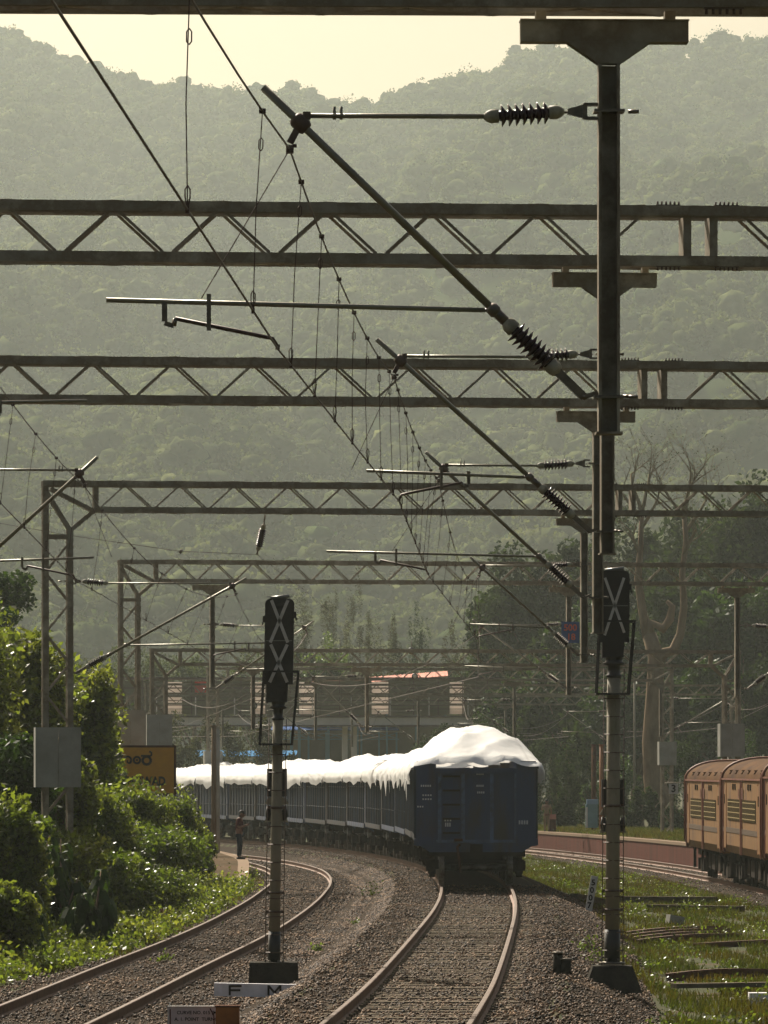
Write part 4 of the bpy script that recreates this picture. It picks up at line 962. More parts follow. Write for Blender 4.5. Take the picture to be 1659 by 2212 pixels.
shed('low bright blue roof just above the far tarpaulins', 412, 640, 1622, 1634, 405, 5, M['roofcyan'], 6, 3, walls=M['fobmesh'])
shed('house with a salmon red sheet roof behind the footbridge', 640, 968, 1474, 1487, 452, 6, M['roofred'], 6, 4, tilt=1.0, walls=M['fobmesh'])

# ------------------------------------------------------------------ signs and small things
def gz(x, y): return float(ground(x, y))
def stand_sign(name, label, cat, c, w_, h_, m, legs=True, frame=None, th=.05):
    g = gz(c.x, c.y); root = thing(name, label, cat, (c.x, c.y, g), world=True)
    MB().box(c, (w_, th, h_)).build('board', m, root)
    if frame:
        f = MB()
        for s in (-1, 1): f.box((c.x + s*(w_/2 + .03), c.y, c.z), (.06, th + .03, h_ + .12)); f.box((c.x, c.y, c.z + s*(h_/2 + .03)), (w_ - .002, th + .03, .06))
        f.build('frame', frame, root)
    if legs:
        l = MB()
        for s in (-1, 1): l.box((c.x + s*w_*.38, c.y + th/2 + .04, (g - .2 + c.z)/2), (.08, .08, c.z - g + .2))
        l.build('leg', M['galv'], root)
    return root
c = P(300, 1664, 158); sg_ = stand_sign('station_sign', 'yellow station name board with black lettering, half hidden by bushes', 'sign', c, 2.0, 1.30, M['signyellow'], frame=M['rusty'])
Tm = lambda x, y, z: Matrix.Translation((x, y, z)) @ FACE
KX = lambda px, py: Vector(((254 + px*.0749 - CX) * c.y / FD, c.y - .04, H + (HY - 1609 - py*.0749) * c.y / FD))
def stroke(mb, pts, w_):
    for a_, b_ in zip(pts[:-1], pts[1:]): mb.bar(KX(*a_), KX(*b_), w_, .012, (0, 1, 0))
ring = lambda cx, cy, r_, a0, a1, n_=18: [(cx + r_*math.cos(R(a0 + (a1 - a0)*k/n_)), cy - r_*math.sin(R(a0 + (a1 - a0)*k/n_))) for k in range(n_ + 1)]
mb = MB(); stroke(mb, ring(840, 450, 118, 60, 420), .075); stroke(mb, [(680, 315), (960, 325), (985, 260), (965, 205), (915, 195)], .055); mb.build('kannada_letter', M['black'], sg_)
mb = MB(); stroke(mb, ring(560, 440, 95, -40, 320), .06); stroke(mb, ring(560, 440, 22, 0, 360, 8), .03); stroke(mb, ring(290, 440, 105, -60, 200), .055); stroke(mb, ring(340, 470, 60, 150, 380), .04); mb.build('kannada_letter', M['black'], sg_)
mb = MB(); stroke(mb, ring(0, 450, 112, 60, 420), .07); stroke(mb, [(-150, 315), (120, 325), (145, 260)], .055); mb.build('kannada_letter', M['black'], sg_)
text_mesh('lettering', 'SHIRWAD', .34, M['black'], sg_, Tm(c.x + .76, c.y - .035, c.z - .32) @ Matrix.Diagonal((.80, 1, 1, 1)), .016, align='RIGHT')
# post inside the number area in front of that board
# fouling mark
c = P(555, 2140, 84.5); g = gz(c.x, c.y); fm = thing('fouling_mark', 'low white board lettered F M in front of the dark signal base', 'marker', (c.x, c.y, g), world=True)
MB().box(P(555, 2139, 84.5), (1.30, .14, .20), Matrix.Rotation(.02, 3, 'Y')).build('board', M['board'], fm)
def board_letter(x, lines):
    p = P(x, 2138.5, 84.5); mb = MB()
    for (a0, b0, a1, b1) in lines: mb.bar((p.x + a0*.20, p.y - .074, p.z + b0*.15), (p.x + a1*.20, p.y - .074, p.z + b1*.15), .032, .008, (0, 1, 0))
    mb.build('lettering', M['sigblack'], fm)
board_letter(508, [(-.4, -.5, -.4, .5), (-.45, .42, .5, .42), (-.4, 0, .4, 0)])
board_letter(593, [(-.45, -.5, -.45, .5), (.45, -.5, .45, .5), (-.42, .42, 0, -.25), (.42, .42, 0, -.25)])
# equipment boxes at the bottom edge
c = P(417, 2230, 72); g = gz(c.x, c.y) - .3
b1 = thing('notice_board', 'grey board with dark handwriting at the bottom edge', 'notice board', (c.x, c.y, g), world=True)
MB().box((c.x, c.y, c.z), (.62, .05, .66)).build('board', M['boardgrey'], b1)
e = MB(); e.box((c.x, c.y, c.z + .335), (.66, .08, .014)); e.box((c.x - .32, c.y, c.z), (.018, .07, .66)); e.box((c.x + .32, c.y, c.z), (.018, .07, .66)); e.build('edge', M['white'], b1)
e = MB(); e.tube([(c.x + .22, c.y - .03, c.z + .31), (c.x + .27, c.y - .03, c.z + .22), (c.x + .285, c.y - .03, c.z - .3)], .008, 5); e.tube([(c.x - .295, c.y - .03, c.z + .3), (c.x - .295, c.y - .03, c.z - .3)], .008, 5); e.build('border_line', M['shirt'], b1)
for k, tx in enumerate(('CURVE NO. 015 (M)', 'A. 1. POINT  TURNOUT', 'A. 1. 1880   12.00m', 'R. 1. 440')):
    text_mesh('lettering', tx, .062, M['black'], b1, Tm(c.x - .24 + (.03 if k == 0 else 0), c.y - .03, c.z + .255 - k*.085), .001, align='LEFT')
for s in (-1, 1): MB().box((c.x + s*.25, c.y + .06, c.z - .45), (.05, .05, .8)).build('leg', M['galv'], b1)
c = P(492, 2232, 71.4); b2 = thing('junction_box', 'rusty orange box beside the grey handwritten board', 'box', (c.x, c.y, gz(c.x, c.y)), world=True)
MB().box((c.x, c.y, c.z), (.30, .3, .68)).build('body', M['orange'], b2); MB().box((c.x, c.y, c.z + .35), (.33, .33, .02)).build('lid', M['rusty'], b2)
# digits post
c = P(1272, 1975, 137); g = gz(c.x, c.y); k5 = thing('number_post', 'tilted white post painted with digits 5 0 0 7', 'marker post', (c.x, c.y, g), world=True)
tl = Matrix.Rotation(R(10), 3, 'Y'); MB().box((c.x + .06, c.y, g + .42), (.17, .06, .95), tl).build('post', M['white'], k5)
for i, ch in enumerate('5007'):
    o_ = tl @ Vector((0, 0, .28 - i*.19)); text_mesh('digit', ch, .20, M['black'], k5, Tm(c.x + .06 + o_.x, c.y - .034, g + .45 + o_.z), .006)
# sign 3
c = P(1455, 1704, 205); s3 = thing('platform_sign', 'small white plate with black number 3 hanging near the yellow coach', 'sign', (c.x, c.y, gz(c.x, c.y)), world=True)
MB().box(c, (.34, .02, .38)).build('plate', M['white'], s3); text_mesh('digit', '3', .38, M['black'], s3, Tm(c.x, c.y - .014, c.z), .010)
m_ = MB(); m_.tube([P(1436, 1691, 205), P(1487, 1690.5, 205)], .02, 6); m_.box(P(1487, 1740, 205), (.09, .09, 2.6)); m_.build('bracket', M['galv'], s3)
# km plate on the far right drop mast
c = P(1232, 1366, 161.5); kp_ = thing('kilometre_plate', 'blue enamel plate with red digits on a drop mast among the trees', 'sign', c, world=True)
MB().box(c, (.52, .02, .62)).build('plate', mat('plate_blue', (.04, .07, .16), .5), kp_)
rm = mat('digit_red', (.45, .12, .07), .6)
text_mesh('digit', '500', .26, rm, kp_, Tm(c.x, c.y - .014, c.z + .13), .006); text_mesh('digit', '18', .26, rm, kp_, Tm(c.x + .02, c.y - .014, c.z - .14), .006)
# blue cabinet and pots on the right platform
c = P(1278, 1757, 292); zt = P(0, 1788, 292).z; cb = thing('cabinet', 'pale blue steel cabinet standing on the right platform', 'cabinet', (c.x, c.y, zt), world=True)
MB().box((c.x, c.y, zt + .62), (.62, .5, 1.24)).build('body', M['cyanbox'], cb); MB().box((c.x + .04, c.y, zt + 1.36), (.60, .5, .26)).build('top', M['cyantop'], cb); MB().box((c.x - .27, c.y - .256, zt + .55), (.10, .012, 1.08)).build('edge', M['lamp'], cb)
# stub posts in the ballast
for (x, y, h_, w_, lb) in ((1205, 2138, .34, .16, 'taller dark stub post in the ballast beside the right rail'), (1221, 2140, .24, .20, 'shorter dark stub drum in the ballast beside the right signal base')):
    c = P(x, y, 86); g = gz(c.x, c.y); t_ = thing('stub_post', lb, 'post', (c.x, c.y, g), world=True)
    MB().tube([(c.x, c.y, g - .05), (c.x, c.y, g + h_)], [w_*.5, w_*.46], 12).build('body', M['concdark'], t_); MB().tube([(c.x, c.y, g + h_), (c.x, c.y, g + h_ + .025)], w_*.55, 12).build('cap', M['fitting'], t_)
# sleepers, rails and blocks lying in the grass
def lay(name, label, cat, pts, sec, m, n=1, gap=.16, grp=None, rail=False, lift=.0):
    for k in range(n):
        q_ = [Vector((p[0], p[1] + k*gap, gz(p[0], p[1]) + p[2] + lift)) for p in pts]; mb = MB()
        for i in range(len(q_) - 1):
            if rail:
                mb.bar(q_[i], q_[i+1], .07, .05); mb.bar(q_[i] - Vector((0, 0, .06)), q_[i+1] - Vector((0, 0, .06)), .02, .10); mb.bar(q_[i] - Vector((0, 0, .12)), q_[i+1] - Vector((0, 0, .12)), .14, .02)
            else: mb.bar(q_[i], q_[i+1], sec[0], sec[1])
        o = mb.build(name, m, None, at=q_[0]); tag(o, (label[k] if isinstance(label, (list, tuple)) else label), cat, grp)
def XY(x, y, zg=-.86):
    s = (y - HY) / (H - zg); return ((x - CX)/s, FD/s)
def L2(x0, y0, x1, y1, z, bend=0, n=2):
    a = XY(x0, y0); b = XY(x1, y1); return [(a[0] + (b[0]-a[0])*i/(n-1), a[1] + (b[1]-a[1])*i/(n-1), z + bend*math.sin(math.pi*i/(n-1))) for i in range(n)]
lay('concrete_beam', 'long dark beam lying in the grass behind the right signal post, topmost one', 'beam', L2(1335, 1950, 1547, 1952, .14), (.26, .18), M['sleeper'], grp='beams and rails dumped in the grass')
lay('concrete_beam', 'second long beam lying just in front of the topmost one', 'beam', L2(1402, 1968, 1603, 1972, .10), (.26, .16), M['sleeper'], grp='beams and rails dumped in the grass')
lay('concrete_beam', 'short beam end showing left of the right signal post', 'beam', L2(1240, 1962, 1330, 1956, .06), (.24, .16), M['sleeper'], grp='beams and rails dumped in the grass')
lay('scrap_rail', ['bent rusty rail at the front of the rail bundle', 'bent rusty rail second in the rail bundle', 'bent rusty rail third in the rail bundle', 'bent rusty rail at the back of the rail bundle'], 'rail', L2(1335, 2046, 1600, 2026, .08, .07, 8), None, M['rail'], 4, 1.9, 'beams and rails dumped in the grass', rail=True)
lay('scrap_rail', 'straight rusty rail running out right below the bent bundle', 'rail', L2(1500, 2050, 1680, 2040, .10, .0, 3), None, M['rail'], 1, .3, 'beams and rails dumped in the grass', rail=True)
lay('scrap_rail', 'long rail lying low in the grass at the right edge, above the white box', 'rail', L2(1440, 2120, 1690, 2112, .12, .06, 6), None, M['rail'], 1, .3, 'beams and rails dumped in the grass', rail=True)
lay('concrete_beam', 'mossy beam on short blocks nearest the white box', 'beam', L2(1455, 2150, 1690, 2146, .16, 0, 2), (.24, .08), M['sleeper'], grp='beams and rails dumped in the grass')
a = XY(1458, 1998); tag(MB().box((a[0], a[1], gz(*a) + .12), (.38, .3, .22), Matrix.Rotation(.3, 3, 'Z') @ Matrix.Rotation(.18, 3, 'Y')).build('concrete_block', M['conc'], at=(a[0], a[1], gz(*a))), 'tilted grey concrete block between the beams and the rail bundle', 'block')
a = XY(1645, 2172); wb = thing('point_machine', 'white box with a dark rod and white stub at the lower right edge', 'point machine', (a[0], a[1], gz(*a)), world=True); zq = gz(*a)
MB().box((a[0], a[1], zq + .11), (.42, .3, .20)).build('cover', M['board'], wb); MB().box((a[0] + .30, a[1], zq + .11), (.16, .28, .19)).build('cover', M['sigblack'], wb); MB().box((a[0] - .30, a[1], zq + .07), (.26, .07, .07)).build('rod', M['fitting'], wb); MB().box((a[0] - .46, a[1], zq + .07), (.10, .09, .11)).build('stub', M['board'], wb)
# planks by the left verge
for i, (x0, y0, x1, y1) in enumerate(((232, 2010, 262, 1990), (255, 2008, 272, 1988), (325, 1996, 350, 1976), (338, 2000, 360, 1982))):
    a = XY(x0, y0, -.5); b = XY(x1, y1, -.5); mb = MB(); A_ = Vector((a[0], a[1], gz(*a) + .05)); B_ = Vector((a[0] + (x1-x0)/105, a[1] + 1.0, gz(*a) + .32)); mb.bar(A_, B_, .14, .05)
    tag(mb.build('broken_plank', M['rusty'], at=A_), ['leftmost broken rusty plank sticking out of the left verge', 'second broken plank from the left on the verge', 'third broken plank from the left on the verge', 'rightmost broken plank on the left verge'][i], 'plank', 'broken planks on the left verge')
# lamps on far portals
for (x, y, Yc, lb) in ((889, 1406, 203.6, 'round platform lamp hanging above the footbridge roofline'), (896, 1461, 287, 'round lamp hanging in front of the salmon roof'), (549, 1525, 285, 'round lamp left of the two crossed signal cage')):
    c = P(x, y, Yc); r0 = .13 if Yc < 250 else .17; t_ = thing('round_lamp', lb, 'lamp', c, world=True, group='round lamps on the far portals')
    MB().lathe(c + Vector((0, -.05, 0)), c + Vector((0, .25, 0)), [(0, r0*.9), (.1, r0), (.6, r0*.8), (1, r0*.3)], 14).build('housing', M['sigblack'], t_); MB().lathe(c + Vector((0, -.09, 0)), c + Vector((0, -.05, 0)), [(0, r0*.3), (1, r0*.62)], 12).build('lens', M['lamp'], t_); MB().tube([c + Vector((0, .1, r0*.6)), c + Vector((0, .1, r0 + .25))], .02, 6).build('bracket', M['fitting'], t_)
# slender posts behind the far wagons and on the right platform
for i, (x, y0, y1, Yc, lb) in enumerate(((462, 1570, 1820, 208, 'paired pale pole in front of the far tarpaulins, darker left one'), (470, 1572, 1815, 209, 'paired pale pole in front of the far tarpaulins, paler right one'), (1283, 1610, 1700, 300, 'rusty red post behind the platform bushes, left one'), (1300, 1610, 1700, 302, 'rusty orange post behind the platform bushes, right one'), (1371, 1475, 1640, 330, 'thin pale post beside the thick tree trunk'))):
    c = P(x, y1, Yc); t_ = P(x, y0, Yc); g = min(gz(c.x, c.y), c.z); mm = [M['bark'], M['conc'], M['rusty'], M['orange'], M['post']][i]
    r0 = [.10, .09, .14, .14, .07][i]; o = MB().tube([(c.x, c.y, g - .1), (c.x, c.y, (g + t_.z)/2), t_], [r0, r0*.95, r0*.9], 10).tube([t_, t_ + Vector((0, 0, .05))], r0*1.2, 10).build('pole', mm, at=(c.x, c.y, g)); tag(o, lb, 'pole')

# ------------------------------------------------------------------ people
def skin_obj(name, verts, edges, radii, m, parent, sub=2):
    me = bpy.data.meshes.new(name); me.from_pydata([tuple(v) for v in verts], edges, []); o = bpy.data.objects.new(name, me); COL.objects.link(o); o.parent = parent
    md = o.modifiers.new('skin', 'SKIN'); md.use_smooth_shade = True
    for i, r0 in enumerate(radii):
        sv = me.skin_vertices[0].data[i]; sv.radius = r0 if isinstance(r0, tuple) else (r0, r0); sv.use_root = (i == 0)
    s = o.modifiers.new('sub', 'SUBSURF'); s.levels = sub; s.render_levels = sub; me.materials.append(m); return o
def person(label, loc, rz, hs, top, low, pose, prop):
    root = thing('person', label, 'person', loc, rz); k = hs / 1.72; V3 = lambda x, y, z: Vector((x, y, z)) * k
    # local frame: the figure faces +x
    if pose == 'phone':
        hd = V3(.10, 0, 1.52); nk = V3(.03, 0, 1.43); el = lambda s: V3(.02, s*.23, 1.10); ha = lambda s: V3(.26, s*.06, 1.19)
    else:
        hd = V3(.02, 0, 1.56); nk = V3(0, 0, 1.44); el = lambda s: V3(-.02, s*.25, 1.13); ha = lambda s: V3(.12 if s < 0 else .22, s*.22, .86 if s < 0 else 1.25)
    vs = [V3(0, 0, .92), V3(0, 0, 1.12), V3(0, 0, 1.34), nk, hd, hd + V3(.01, 0, .10)]; ed = [(0, 1), (1, 2), (2, 3), (3, 4), (4, 5)]; rd = [(.13*k, .10*k), (.135*k, .10*k), (.15*k, .10*k), .05*k, .085*k, .07*k]
    for s in (-1, 1):
        b = len(vs); vs += [V3(0, s*.18, 1.38), el(s), ha(s)]; ed += [(2, b), (b, b+1), (b+1, b+2)]; rd += [.055*k, .042*k, .03*k]
        b = len(vs); vs += [V3(0, s*.09, .86), V3(.02, s*.10, .48), V3(-.01, s*.10, .08), V3(.13, s*.11, .04)]; ed += [(0, b), (b, b+1), (b+1, b+2), (b+2, b+3)]; rd += [.085*k, .058*k, .04*k, .035*k]
    body = skin_obj('body', vs, ed, rd, M['skin'], root)
    for s in (-1, 1):            # hands: palm with five finger chains
        h_ = ha(s); d = (h_ - el(s)).normalized(); sd_ = Vector((0, 1, 0)).cross(d).normalized() if abs(d.y) < .9 else Vector((1, 0, 0)); vv = [h_, h_ + d*.05*k]; ee = [(0, 1)]; rr_ = [.024*k, .028*k]
        for j in range(4):
            b = len(vv); o_ = sd_*(j - 1.5)*.018*k; vv += [h_ + d*.085*k + o_, h_ + d*.115*k + o_ + Vector((0, -s*.012, 0))*k]; ee += [(1, b), (b, b+1)]; rr_ += [.009*k, .008*k]
        b = len(vv); vv += [h_ + d*.05*k + sd_*.04*k]; ee += [(0, b)]; rr_ += [.009*k]
        skin_obj('hand', vv, ee, rr_, M['skin'], root, 1)
    sh = [V3(0, 0, .90), V3(0, 0, 1.12), V3(0, 0, 1.35), V3(.01, 0, 1.41)]; se = [(0, 1), (1, 2), (2, 3)]; sr = [(.155*k, .125*k), (.155*k, .12*k), (.17*k, .12*k), .075*k]
    for s in (-1, 1):
        b = len(sh); sh += [V3(0, s*.185, 1.385), el(s) + V3(0, 0, .04)]; se += [(2, b), (b, b+1)]; sr += [.07*k, .06*k]
    skin_obj('shirt', sh, se, sr, top, root)
    tv = [V3(0, 0, .93)]; te = []; tr = [(.14*k, .11*k)]
    for s in (-1, 1):
        b = len(tv); tv += [V3(0, s*.09, .84), V3(.02, s*.10, .48), V3(-.01, s*.10, .09)]; te += [(0, b), (b, b+1), (b+1, b+2)]; tr += [.098*k, .075*k, .06*k]
    skin_obj('trousers', tv, te, tr, low, root)
    for s in (-1, 1):
        sho = MB(); sho.lathe(V3(-.07, s*.105, .045), V3(.19, s*.115, .04), [(0, .03), (.2, .05), (.6, .052), (.9, .035), (1, .01)], 10); sho.build('shoe', M['black'], root)
    hr = MB(); c0 = hd + V3(-.02, 0, .085); n = 10; pr = [(math.sin(a)*1.0, math.cos(a)) for a in np.linspace(0, 1.75, 7)]
    vs = []; fs = []
    for (rr0, zz) in pr:
        for j in range(n): vs.append(c0 + Vector((math.cos(2*math.pi*j/n)*rr0*.105, math.sin(2*math.pi*j/n)*rr0*.09, zz*.095))*k)
    for i in range(6):
        for j in range(n): fs.append((i*n+j, i*n+(j+1) % n, (i+1)*n+(j+1) % n, (i+1)*n+j))
    hr.add(vs, fs, True); hr.build('hair', M['hair'], root)
    fc = MB(); tilt = -.04 if pose == 'phone' else 0
    fc.lathe(hd + V3(.085, 0, .045), hd + V3(.125, 0, .015 + tilt), [(0, .012), (.8, .016), (1, .006)], 6)
    for s in (-1, 1): fc.lathe(hd + V3(0, s*.08, .05), hd + V3(0, s*.105, .05), [(0, .03), (1, .024)], 8)
    fc.build('face', M['skin'], body)
    ey = MB()
    for s in (-1, 1): ey.box(hd + V3(.083, s*.032, .055), (.012, .024, .012))
    ey.box(hd + V3(.084, 0, -.02), (.01, .045, .008)); ey.build('eyes_and_mouth', M['black'], body)
    if prop: prop(root, ha, k)
    return root
def phone(root, ha, k):
    o = MB().box(Vector((.31, 0, 1.24))*k, (.012, .075, .15), Matrix.Rotation(.7, 3, 'Y')).build('phone_body', M['black'], None)
    return o
def phone_thing(root):
    ph = bpy.data.objects.new('mobile_phone', None); COL.objects.link(ph); ph.location = root.matrix_basis @ Vector((.33, 0, 1.21)); ph.rotation_euler = root.rotation_euler
    MB().box((0, 0, 0), (.012, .075, .15), Matrix.Rotation(.7, 3, 'Y')).build('case', M['black'], ph); MB().box((-.006, 0, .005), (.006, .066, .135), Matrix.Rotation(.7, 3, 'Y')).build('screen', M['lamp'], ph)
    tag(ph, 'dark mobile phone held by the man in the maroon shirt', 'phone')
Yp = 189.0; pz = .05 + float(fall(Yp))
p1 = person('man in maroon shirt and dark jeans standing on the left platform looking down', (xw(517, FD/Yp), Yp, pz), R(-12), 1.70, M['shirt'], M['jeans'], 'phone', None); phone_thing(p1)
Yp = 300.0; pz = .19 + float(fall(Yp)); X0 = xw(1181, 40)
person('person in khaki shirt and trousers standing on the right platform beside the wagon', (X0, Yp, pz), R(80), 1.74, M['khaki'], M['khaki'], 'stand', None)
c = Vector((X0 + .33, Yp + .1, pz)); bgg = thing('bag', 'salmon bag on a dark case beside the khaki person', 'bag', c, world=True)
MB().box(c + Vector((0, 0, .34)), (.36, .3, .68), None, .92).build('case', M['rusty'], bgg); MB().box(c + Vector((0, -.16, .80)), (.36, .16, .26), None, .9).build('cloth', M['pink'], bgg)

# ------------------------------------------------------------------ trees, bushes, weeds
def tube_tree(mb, p, d, L, r, depth, spread, rr, lean=.0, kids_=3, seg=5, endr=.45, minr=.01, tips=None):
    pts = [Vector(p)]; rad = [r]; d = Vector(d).normalized()
    for i in range(seg):
        d = (d + Vector((rr.uniform(-1, 1), rr.uniform(-1, 1), rr.uniform(-.4, .9))) * .14).normalized(); pts.append(pts[-1] + d * L / seg); rad.append(r * (1 - (1 - endr) * (i + 1) / seg))
    mb.tube(pts, rad, 8 if r > .1 else 5)
    if tips is not None and depth <= 1: tips.append(pts[-1])
    if depth > 0 and rad[-1] > minr:
        for k in range(kids_):
            i = min(seg, 2 + rr.randint(0, seg - 1)) if k else seg
            a = Vector((rr.normal(), rr.normal(), rr.normal() * .6 + .35)).normalized(); dd = (d * (1 - spread) + a * spread).normalized()
            tube_tree(mb, pts[i], dd, L * rr.uniform(.55, .8), rad[i] * .68, depth - 1, spread, rr, lean, kids_, seg, endr, minr, tips)
def leafy_tree(name, label, base, crown_c, crown_r, n, lsz, m, trunk_r, clumps=40, group=None, low=-.5, cat='tree', bark=None, asp=.5, spread=.26):
    root = thing(name, label, cat, base, world=True, group=group); rr = np.random.RandomState(int(abs(base[0]*31 + base[1]*7)) % 9999)
    t = MB(); b = Vector(base); cc = Vector(crown_c); top = cc - Vector((0, 0, crown_r[2]*.35))
    mid = b.lerp(top, .5) + Vector((rr.uniform(-.1, .1)*crown_r[0], 0, 0)); t.tube([b - Vector((0, 0, .2)), b.lerp(mid, .3), mid, top], [trunk_r*1.35, trunk_r, trunk_r*.85, trunk_r*.6], 9)
    for k in range(7):
        a = 2*math.pi*k/7 + rr.uniform(0, .6); e = cc + Vector((math.cos(a)*crown_r[0]*.7, math.sin(a)*crown_r[1]*.7, rr.uniform(-.3, .5)*crown_r[2])); s0 = b.lerp(top, rr.uniform(.6, 1)); mm = s0.lerp(e, .5) + Vector((0, 0, -.1*crown_r[2])); t.tube([s0, mm, e], [trunk_r*.5, trunk_r*.32, trunk_r*.1], 6)
    t.build('trunk', bark or M['bark'], root)
    p = crown_pts(crown_c, crown_r, n, clumps, spread, low); v, f = leaves(p, rs.uniform(.6, 1.3, n) * lsz, asp); np_mesh('crown', v, f, m, root)
    return root
# right background: spreading dark trees
G = 'dark trees behind the right platform'
def TP(x, y, Y): return P(x, y, Y)
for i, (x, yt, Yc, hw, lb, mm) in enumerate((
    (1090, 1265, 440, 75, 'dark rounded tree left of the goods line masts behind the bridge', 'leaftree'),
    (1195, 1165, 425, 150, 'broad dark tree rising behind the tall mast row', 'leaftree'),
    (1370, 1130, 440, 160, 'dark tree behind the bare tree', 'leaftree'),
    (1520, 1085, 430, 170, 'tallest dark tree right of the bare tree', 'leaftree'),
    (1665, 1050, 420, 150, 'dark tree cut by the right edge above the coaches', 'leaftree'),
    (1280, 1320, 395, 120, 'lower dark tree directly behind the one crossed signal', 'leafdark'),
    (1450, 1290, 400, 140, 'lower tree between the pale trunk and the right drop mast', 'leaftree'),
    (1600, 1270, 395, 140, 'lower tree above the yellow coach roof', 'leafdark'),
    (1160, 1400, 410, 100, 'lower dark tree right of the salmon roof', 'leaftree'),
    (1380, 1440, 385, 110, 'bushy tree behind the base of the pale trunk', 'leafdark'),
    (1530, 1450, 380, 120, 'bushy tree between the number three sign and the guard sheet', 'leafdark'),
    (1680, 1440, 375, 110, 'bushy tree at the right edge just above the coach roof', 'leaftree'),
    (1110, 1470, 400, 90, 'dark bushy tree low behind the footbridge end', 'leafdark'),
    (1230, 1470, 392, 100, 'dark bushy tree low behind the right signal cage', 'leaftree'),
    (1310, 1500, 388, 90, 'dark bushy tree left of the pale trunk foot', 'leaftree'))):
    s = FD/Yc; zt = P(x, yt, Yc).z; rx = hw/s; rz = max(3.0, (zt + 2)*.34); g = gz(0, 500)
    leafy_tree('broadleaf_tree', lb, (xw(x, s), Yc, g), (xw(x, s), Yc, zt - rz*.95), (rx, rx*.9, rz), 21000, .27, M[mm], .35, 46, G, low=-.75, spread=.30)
# lower understorey to close the view under the crowns
for i, (x, yt, Yc, hw, lb) in enumerate(((1215, 1640, 330, 45, 'rounded shrub behind the khaki person'), (1300, 1665, 325, 60, 'spreading shrub behind the blue cabinet'), (1395, 1690, 322, 45, 'shrub at the foot of the pale trunk'), (1450, 1745, 318, 34, 'small pale flowering shrub below the number three sign'), (1255, 1590, 352, 60, 'tall shrub between the wagon and the rusty posts'), (1345, 1600, 352, 60, 'tall shrub left of the pale trunk behind'), (1480, 1600, 348, 70, 'tall shrub behind the coach end'), (1600, 1580, 346, 70, 'tall shrub behind the guard sheet'), (1180, 1560, 372, 60, 'thicket beyond the humped tarpaulin'), (1060, 1540, 385, 80, 'thicket behind the tail tarpaulin under the bridge'), (950, 1560, 395, 80, 'thicket left of the tail tarpaulin under the bridge'))):
    s = FD/Yc; zt = P(x, yt, Yc).z; g = gz(0, 500) + .1; zc = (zt + g)/2; rx = hw/s
    leafy_tree('shrub', lb, (xw(x, s), Yc, g - .3), (xw(x, s), Yc, zc), (rx, rx, (zt - g)/2 + .15), 6500, .105, M[['leaftree', 'leafdark'][i % 2]], .06, 30, 'shrubs behind the right platform', low=-.95, cat='shrub')
# left end: trees behind far wagons
for i, (x, yt, Yc, hw, lb, mm) in enumerate(((470, 1545, 400, 70, 'low trees behind the far tarpaulins left', 'leafolive'), (350, 1530, 390, 80, 'low tree behind the station name board', 'leafolive'), (580, 1580, 398, 60, 'low tree behind the two crossed signal post', 'leafolive'), (260, 1500, 380, 90, 'tree behind the left guard sheets', 'leaftree'), (120, 1470, 370, 100, 'tree behind the left lattice column', 'leaftree'))):
    s = FD/Yc; zt = P(x, yt, Yc).z; g = -1.6; zc = (zt + g)/2 + .5; rx = hw/s
    leafy_tree('small_tree', lb, (xw(x, s), Yc, g), (xw(x, s), Yc, zc), (rx, rx, (zt - g)/2), 6000, .13, M[mm], .12, 34, 'low trees behind the far wagons', low=-.9)
# feathery trees in the valley
for i, (x, yt, Yc, hw, lb, mm) in enumerate(((650, 1262, 500, 48, 'leftmost feathery olive tree above the footbridge', 'leafolive'), (712, 1250, 505, 44, 'second feathery olive tree above the footbridge', 'leafolive'), (775, 1238, 510, 44, 'tallest feathery olive tree above the footbridge', 'leafolive'), (840, 1290, 500, 46, 'feathery olive tree in the middle above the footbridge', 'leafolive'), (905, 1300, 505, 34, 'narrow dark feathery tree above the salmon roof', 'leaftree'), (975, 1340, 500, 46, 'rightmost feathery olive tree above the footbridge', 'leafolive'), (600, 1330, 510, 40, 'feathery tree directly behind the two crossed signal', 'leafolive'))):
    s = FD/Yc; zt = P(x, yt, Yc).z; g = -2.2; rx = hw/s; rz = (zt - g)*.46
    leafy_tree('feathery_tree', lb, (xw(x, s), Yc, g), (xw(x, s), Yc, zt - rz), (rx, rx, rz), 9000, .12, M[mm], .18, 60, 'feathery trees beyond the footbridge', low=-1, asp=.28, spread=.2)
for i, (x, yt, Yc, hw, lb) in enumerate(((705, 1372, 470, 55, 'bright lime green tree just right of the two crossed signal'), (640, 1400, 468, 36, 'small lime green tree behind the signal head'), (700, 1440, 462, 60, 'low green bushes above the bridge roof left'), (1010, 1440, 462, 70, 'low green bushes above the bridge roof right'), (860, 1450, 466, 90, 'dark bushes above the bridge roof centre'))):
    s = FD/Yc; zt = P(x, yt, Yc).z; g = -2.2; rx = hw/s; zb_ = P(x, 1500, Yc).z; rz = (zt - zb_)/2 + .5
    leafy_tree('round_tree', lb, (xw(x, s), Yc, g), (xw(x, s), Yc, zt - rz), (rx, rx*.8, rz), 6500, .13, M['leaflime' if i < 2 else 'leaftree'], .14, 28, 'green trees behind the footbridge', low=-.9)
